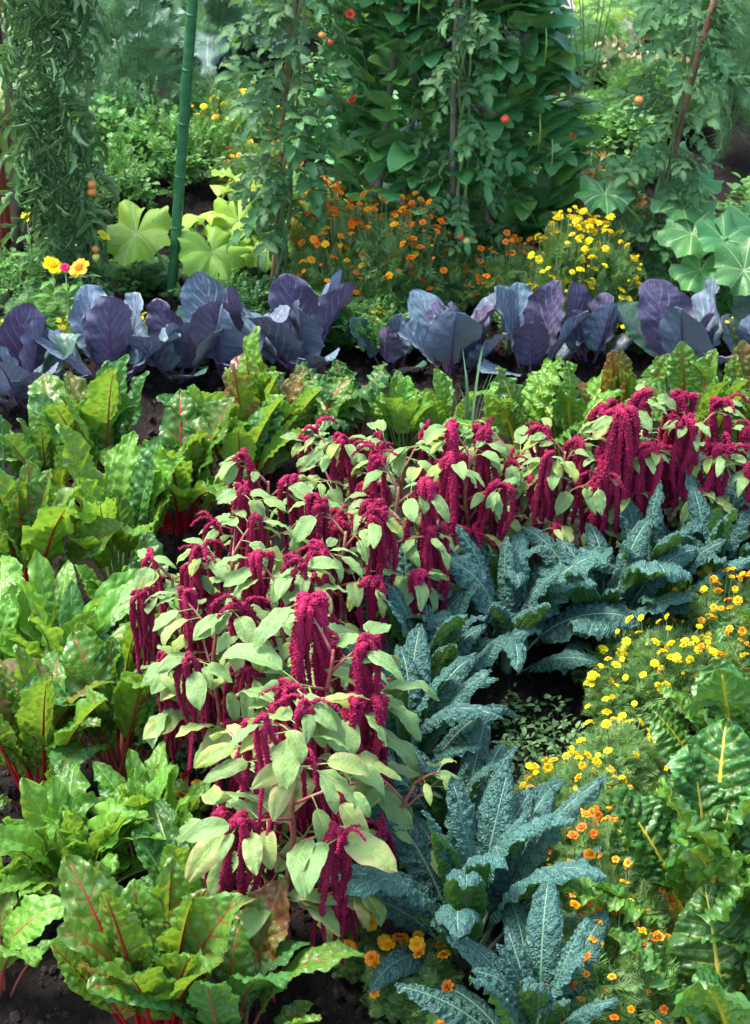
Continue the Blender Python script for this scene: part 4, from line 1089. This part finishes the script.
tomato('tomato vine on the leaning wooden stake at right', 638, 306, 1.45, .12, 125, TMF, (.17, .06), [(639, 100, 'tom_orange', 1.0)], 24, .1, (.0, 1.1), 'tomato', .95, [.55, .7, .8, 1, .9])

def stake(name, label, p0, p1, r0, r1, m, cat='stake', seg=14, bend=.0):
    p0, p1 = np.array(p0), np.array(p1); t = np.linspace(0, 1, seg)[:, None]
    P = p0 * (1 - t) + p1 * t + np.concatenate([bend * np.sin(t * 7), bend * np.cos(t * 5) - bend, 0 * t], 1)
    o = obj(name, mesh(name, *tube(P - p0, np.linspace(r0, r1, seg), 10)), m, None, tuple(p0)); tag(o, label, cat); return o
b = at(270, 300); stake('wooden_stake', 'rough wooden stake holding the tomato right of the green pole', (b.x, b.y, -.02), (b.x + .14, b.y + .06, 1.35), .015, .012, M['wood'], bend=.01)
b = at(634, 306); stake('wooden_stake', 'leaning reddish stake holding the right tomato vine', (b.x, b.y, -.02), (b.x + .235, b.y + .10, 1.22), .014, .012, M['wood'], bend=.006)
b = at(449, 300); stake('wooden_stake', 'grey stake in the middle tomato vine before the beans', (b.x, b.y, -.02), (b.x + .01, b.y + .05, 1.32), .013, .011, M['wood_grey'], bend=.004)
# green steel pole with rings
b = at(170, 298)
root = thing('garden_pole', 'tall dark green metal pole with joint rings, left of centre', 'pole', (b.x, b.y, 0))
ptop = (0.30, .03, 2.6); t = np.linspace(0, 1, 20)[:, None]; P = np.array([(0, 0, -.05)]) * (1 - t) + np.array([ptop]) * t
obj('shaft', mesh('pole_shaft', *tube(P, .0205, 20)), M['pole_green'], root)
for z in np.arange(.30, 2.5, .21):
    k = (z + .05) / 2.65; x, y = ptop[0] * k, ptop[1] * k
    pp = np.array([(x - .0005, y, z - .005), (x - .0002, y, z - .0015), (x, y, z + .0015), (x + .0005, y, z + .005)])
    obj('joint_ring', mesh('joint_ring', *tube(pp, [.0208, .0226, .0226, .0208], 20)), M['pole_green'], root)

# ------------------------------------------------------------------ tall stalks at the left edge
b = at(6, 250)
root = thing('corn_plant', 'tall reddish corn stalks cut by the left frame edge', 'corn', (b.x, b.y, -.01))
for k in range(4):
    x, y = [(-.02, 0), (.04, .03), (.0, .08), (-.08, .05)][k]; ln = [.03, .06, -.03, -.06][k]
    t = np.linspace(0, 1, 16); P = np.stack([x + ln * t, y + 0 * t, 1.6 * t], -1)
    obj('stalk', mesh('corn_stalk', *tube(P, np.linspace(.020, .012, 16) * (1 + .12 * (np.arange(16) % 3 == 0)), 10)), M['st_weedy' if k % 2 else 'st_redpale'], root)
    for i in range(6):
        z = .3 + .2 * i; bm, sm = CN[random.randrange(5)]
        obj('leaf', bm, M['corn'], root, (x + ln * z / 1.6, y, z), (0, R(U_(-5, 25)), U_(0, 6.28)), U_(.6, 1.0))

# ------------------------------------------------------------------ asparagus ferns, silver cardoon, shrubs beyond
FRL = [frond(26, .42, .0010, 160 + k, curve=.5, leaflet=.20, width=.0015) for k in range(3)]
def fluffy(k):
    """asparagus branch: rachis with many tiny needles"""
    r = np.random.default_rng(170 + k); mx = Mix()
    V, F = [], []
    for i in range(26):
        t = (i + 1) / 26; px = .30 * t; pz = .10 * t - .12 * t * t
        for s in range(4):
            az = r.random() * 6.28; l = .05 * (1.1 - t) + .012
            d = np.array([l * .7, l * math.cos(az) * .8, l * math.sin(az) * .8]); w = .0009
            k0 = len(V); p = np.array([px, 0, pz])
            V += [p - (0, w, 0), p + (0, w, 0), p + d * .6 + (0, w, w), p + d]
            F.append((k0, k0 + 1, k0 + 2, k0 + 3))
            for m_ in range(3):
                pp = p + d * (.3 + .25 * m_); dd = r.normal(0, 1, 3) * .010 + d * .25; k0 = len(V)
                V += [pp - (0, .0007, 0), pp + (0, .0007, .0004), pp + dd + (0, .0004, 0), pp + dd]
                F.append((k0, k0 + 1, k0 + 2, k0 + 3))
    V = np.array(V)
    mx.add(V, [np.array(F)], np.full((len(V), 2), .5), V[:, :2])
    mx.add(*tube(np.array([(0, 0, 0), (.15, 0, .02), (.30, 0, -.02)]), .0012, 3))
    return mx.get()
ASP = [fluffy(k) for k in range(3)]
def asparagus(label, px, py, h, rad, n, seed, m='fern'):
    r = np.random.default_rng(seed); b = at(px, py)
    root = thing('asparagus_plant', label, 'asparagus', (b.x, b.y, -.01), 'asparagus ferns')
    zz = .12 + (h - .12) * r.random(n) ** .9; a = r.random(n) * 6.283; sp_ = rad * zz / h * .55; aa = r.random(n) * 6.283
    mx = Mix()
    scatter(mx, ASP, r.integers(0, 3, n), euler_mats(r.random(n) * 6, r.uniform(-.9, .5, n), a), r.uniform(.6, 1.25, n) * rad / .32, np.stack([sp_ * np.cos(aa), sp_ * np.sin(aa), zz], -1))
    obj('foliage', mx.build('asparagus_foliage'), M[m], root)
    mx = Mix()
    for k in range(6):
        a_ = k * 1.05; t = np.linspace(0, 1, 10)
        mx.add(*tube(np.stack([rad * .6 * t * math.cos(a_), rad * .6 * t * math.sin(a_), h * t], -1), np.linspace(.006, .002, 10), 6))
    obj('stem', mx.build('asparagus_stem'), M['st_vine'], root)
for a in [('misty asparagus fern between left tomato vine and green pole', 135, 130, 1.0, .36, 150, 1), ('asparagus fern right of the green pole, in the back', 215, 75, 1.0, .34, 120, 2),
          ('asparagus fern at the far left behind the tall stalks', 45, 40, 1.0, .4, 120, 3), ('feathery asparagus at the right edge, behind the squash', 722, 160, .95, .36, 150, 4),
          ('asparagus fern at the top right corner', 755, 105, 1.2, .42, 180, 5), ('asparagus fern behind the leaning stake', 660, 85, .9, .34, 120, 6), ('thin asparagus fern before the grey path', 585, 120, .9, .24, 46, 7),
          ('asparagus fern left of the bean tower top', 275, 60, 1.1, .35, 110, 8)]:
    asparagus(*a)
for (lb, px, py, sz) in [('silvery cardoon with long jagged leaves behind the green pole', 215, 55, 1.05), ('silvery cardoon at the top left beyond the tomato vine', 130, 10, 1.1), ('silvery cardoon farther back, left of the bean tower', 265, -15, 1.1)]:
    rosette('cardoon_plant', lb, 'cardoon', 'silvery cardoons', px, py, SV, M['silver'], M['st_silver'], 13, sz, 0, 42, seed=int(px), r0=.03, r1=.08)

HL = [leaf_geo(.005, .06, .02, 'lance', 40, 40, 1, fold=12, nu=3, nvv=6, seed=900 + k, stalk=False)[0] for k in range(3)]
HL2 = [leaf_geo(.01, .10, .042, 'heart', 40, 50, 1, fold=8, nu=5, nvv=7, seed=910 + k, stalk=False)[0] for k in range(3)]
def shrub_mesh(seed, n=1500, rx=.45, rz=.55, tpl=HL):
    r = np.random.default_rng(seed); mx = Mix()
    d = r.normal(0, 1, (n, 3)); d /= np.linalg.norm(d, axis=1)[:, None]
    lump = 1 + .22 * np.sin(d[:, 0] * 5 + seed) * np.cos(d[:, 1] * 4) + .15 * np.sin(d[:, 2] * 8 + d[:, 0] * 6)
    q = (.55 + .5 * r.random(n) ** .5) * lump
    loc = d * q[:, None] * np.array([rx, rx, rz]) + np.array([0, 0, rz * 1.0])
    az = np.arctan2(d[:, 1], d[:, 0]) + r.normal(0, .7, n)
    scatter(mx, tpl, r.integers(0, len(tpl), n), euler_mats(r.normal(0, .6, n), r.uniform(-.4, .9, n), az), r.uniform(.7, 1.4, n), loc)
    return mx.build('shrub_foliage')
SH = [shrub_mesh(1), shrub_mesh(2), shrub_mesh(3, 700, tpl=HL2), shrub_mesh(4, 750, tpl=HL2)]
def shrub(label, px, py, s, k, m, x=None, y=None, group='shrubs beyond the beds', h=1.0, seed=0):
    b = at(px, py) if x is None else Vector((x, y, 0))
    root = thing('garden_shrub', label, 'shrub', (b.x, b.y, -.02), group)
    obj('foliage', SH[k], M[m], root, (0, 0, 0), (0, 0, seed * 1.7), (s, s, s * h))
    mx = Mix()
    for i in range(6):
        a = i * 1.05; t = np.linspace(0, 1, 6)
        mx.add(*tube(np.stack([.3 * s * t * math.cos(a), .3 * s * t * math.sin(a), .8 * s * h * t], -1), np.linspace(.012, .004, 6), 6))
    obj('branches', mx.build('branches'), M['wood_grey'], root)
for q, (lb, px, py, s, k, m, h) in enumerate([
 ('dark shrub at the top left behind the tall stalks', 15, 20, .9, 0, 'hedge', 1.2), ('broad-leaved dark shrub behind the left tomato top', 85, -10, .9, 2, 'hedge', 1.2),
 ('dark shrub behind the silvery leaves left of centre', 190, -45, .9, 0, 'hedge', 1.2), ('dark shrub left behind the bean tower', 320, -20, .9, 2, 'hedge', 1.2),
 ('dark shrub right behind the bean tower', 520, -40, .8, 1, 'hedge', 1.2), ('dark rounded shrub at the top right', 690, -30, .75, 3, 'hedge', 1.2),
 ('dark shrub in the top right corner', 765, -10, .8, 0, 'hedge', 1.2), ('low green shrub behind the marigolds right of the beans', 560, 165, .35, 3, 'herb', .8),
 ('low leafy green bush left of the bean tower foot', 335, 150, .45, 2, 'herb', .9), ('low leafy bush left of the green pole', 100, 185, .42, 2, 'herb', .8),
 ('low leafy bush at the right behind the leaning stake', 620, 180, .38, 3, 'herb', .8), ('low leafy bush at the far left edge', -20, 180, .5, 2, 'herb_dark', .8),
 ('low bush at the right edge behind the squash', 765, 250, .4, 3, 'herb', .7)]):
    shrub(lb, px, py, s, k, m, h=h, seed=q)
hx = [(-3.6, 12.2), (-2.6, 13.0), (-1.7, 12.6), (-.8, 13.2), (.1, 12.9), (2.3, 12.9), (3.3, 12.4), (4.2, 13.0), (-4.6, 11.0), (4.9, 11.2), (-3.4, 8.5), (3.6, 8.6)]  # added out of view: closes off light and reflections, fills side views
for q, (x, y) in enumerate(hx):
    shrub('tall unseen hedge bush added behind the garden to close off the light', 0, 0, 1.5, q % 2, 'hedge', x, y, 'unseen hedge bushes added behind the garden', 1.3, q)
# dry pale seed heads beside the path
rr_ = np.random.default_rng(3)
for q, (px, py, lb) in enumerate([(628, 100, 'pale dry seed heads at the edge of the grey path'), (700, 110, 'cream dry flower heads before the top right asparagus')]):
    b = at(px, py); root = thing('dry_plant', lb, 'dry plant', (b.x, b.y, 0), 'dry plants in the back')
    n = 90; mx = Mix(); a = rr_.random(n) * 6.28; rad = .16 * np.sqrt(rr_.random(n))
    iv, if_ = ico()
    loc = np.stack([rad * np.cos(a), rad * np.sin(a), .18 + .10 * rr_.random(n)], -1)
    scatter(mx, HL, rr_.integers(0, 3, n), euler_mats(rr_.normal(0, 1, n), rr_.normal(0, 1, n), a), rr_.uniform(.5, .9, n), loc)
    obj('foliage', mx.build('dry_foliage'), M['dry'], root)
    obj('stems', stems_mesh([tuple(loc[i]) for i in range(0, n, 6)]), M['wood_grey'], root)

# ------------------------------------------------------------------ weeds on the bare soil and the pale hose end
WL = [leaf_geo(.008, .022, .008, 'ovate', 30, 50, 1, fold=8, nu=3, nvv=5, seed=930 + k, stalk=False)[0] for k in range(3)]
def weeds(label, px, py, rad, n, seed):
    r = np.random.default_rng(seed); b = at(px, py)
    a = r.random(n) * 6.28; q = rad * np.sqrt(r.random(n)); ctr = np.floor(r.random(n) * 16)
    cx = np.cos(ctr * 2.4) * rad * np.sqrt(ctr / 16) + r.normal(0, .02, n); cy = np.sin(ctr * 2.4) * rad * np.sqrt(ctr / 16) + r.normal(0, .02, n)
    mx = Mix()
    z = ground_h(b.x + cx, b.y + cy) + .008 + .06 * r.random(n)
    scatter(mx, WL, r.integers(0, 3, n), euler_mats(r.normal(0, .5, n), r.uniform(-.2, 1.0, n), a), r.uniform(.6, 1.4, n), np.stack([cx, cy, z], -1))
    for k in range(60):
        i0 = int(r.integers(0, n)); x, y = cx[i0], cy[i0]
        mx.add(*tube(np.array([(x, y, -.02), (x + .004, y, z[i0] * .5), (x, y, z[i0])]), .001, 3))
    o = obj('weeds', mx.build('weeds'), M['weed'], None, (b.x, b.y, 0)); tag(o, label, 'weeds', None, 'stuff')
weeds('sparse pale seedlings on the bare soil between kale and marigolds', 545, 742, .14, 380, 1)
weeds('sparse seedlings on the soil at the foot of the left amaranths', 185, 765, .09, 180, 2)
weeds('seedlings between the middle kale plants', 500, 790, .09, 140, 3)
weeds('small weeds in the shade at the foot of the nearest amaranth', 240, 880, .10, 200, 4)
p0, p1 = at(542, 663, .03), at(600, 668, .015)
t = np.linspace(0, 1, 14)[:, None]; P = np.array(p0) * (1 - t) + np.array(p1) * t + np.concatenate([0 * t, .012 * np.sin(t * 5), .01 * np.sin(t * 3)], 1)
o = obj('dry_stalk', mesh('dry_stalk', *tube(P - np.array(p0), .0045, 8)), M['rope'], None, tuple(p0)); tag(o, 'pale fallen stalk lying across the bare soil below the kale', 'stalk')
p0, p1 = at(150, 712, .03), at(210, 716, .015); P = np.array(p0) * (1 - t) + np.array(p1) * t + np.concatenate([0 * t, .012 * np.sin(t * 5), .008 * np.sin(t * 3)], 1)
o = obj('dry_stalk', mesh('dry_stalk', *tube(P - np.array(p0), .004, 8)), M['rope'], None, tuple(p0)); tag(o, 'brown fallen stalk on the soil beneath the left amaranth', 'stalk')

# ------------------------------------------------------------------ light
SUN_EL, SUN_AZ = R(64), R(-75)      # azimuth measured from +Y towards +X: high, behind and left
w = bpy.data.worlds.new('World'); scene.world = w; w.use_nodes = True
nt = w.node_tree; bg = nt.nodes['Background']
sky = nt.nodes.new('ShaderNodeTexSky'); sky.sky_type = 'NISHITA'; sky.sun_disc = False
sky.sun_elevation = SUN_EL; sky.sun_rotation = SUN_AZ; sky.air_density = 1.0; sky.dust_density = 2.5; sky.ozone_density = 1.0
nt.links.new(sky.outputs[0], bg.inputs[0]); bg.inputs[1].default_value = .125
sd = bpy.data.lights.new('sun', 'SUN'); sd.energy = 1.5; sd.angle = R(16); sd.color = (1, .96, .90)
so = bpy.data.objects.new('sun', sd); COL.objects.link(so)
d = Vector((math.sin(SUN_AZ) * math.cos(SUN_EL), math.cos(SUN_AZ) * math.cos(SUN_EL), math.sin(SUN_EL)))
so.rotation_euler = d.to_track_quat('Z', 'Y').to_euler(); so.location = (0, 0, 20)
vs = scene.view_settings
vs.view_transform = 'Standard'; vs.look = 'None'; vs.exposure = 2.22; vs.gamma = 1.0; vs.use_curve_mapping = False
scene.cycles.max_bounces = 7; scene.cycles.diffuse_bounces = 4; scene.cycles.glossy_bounces = 2; scene.cycles.transmission_bounces = 4
scene.cycles.use_denoising = True
scene.cycles.sample_clamp_indirect = 4
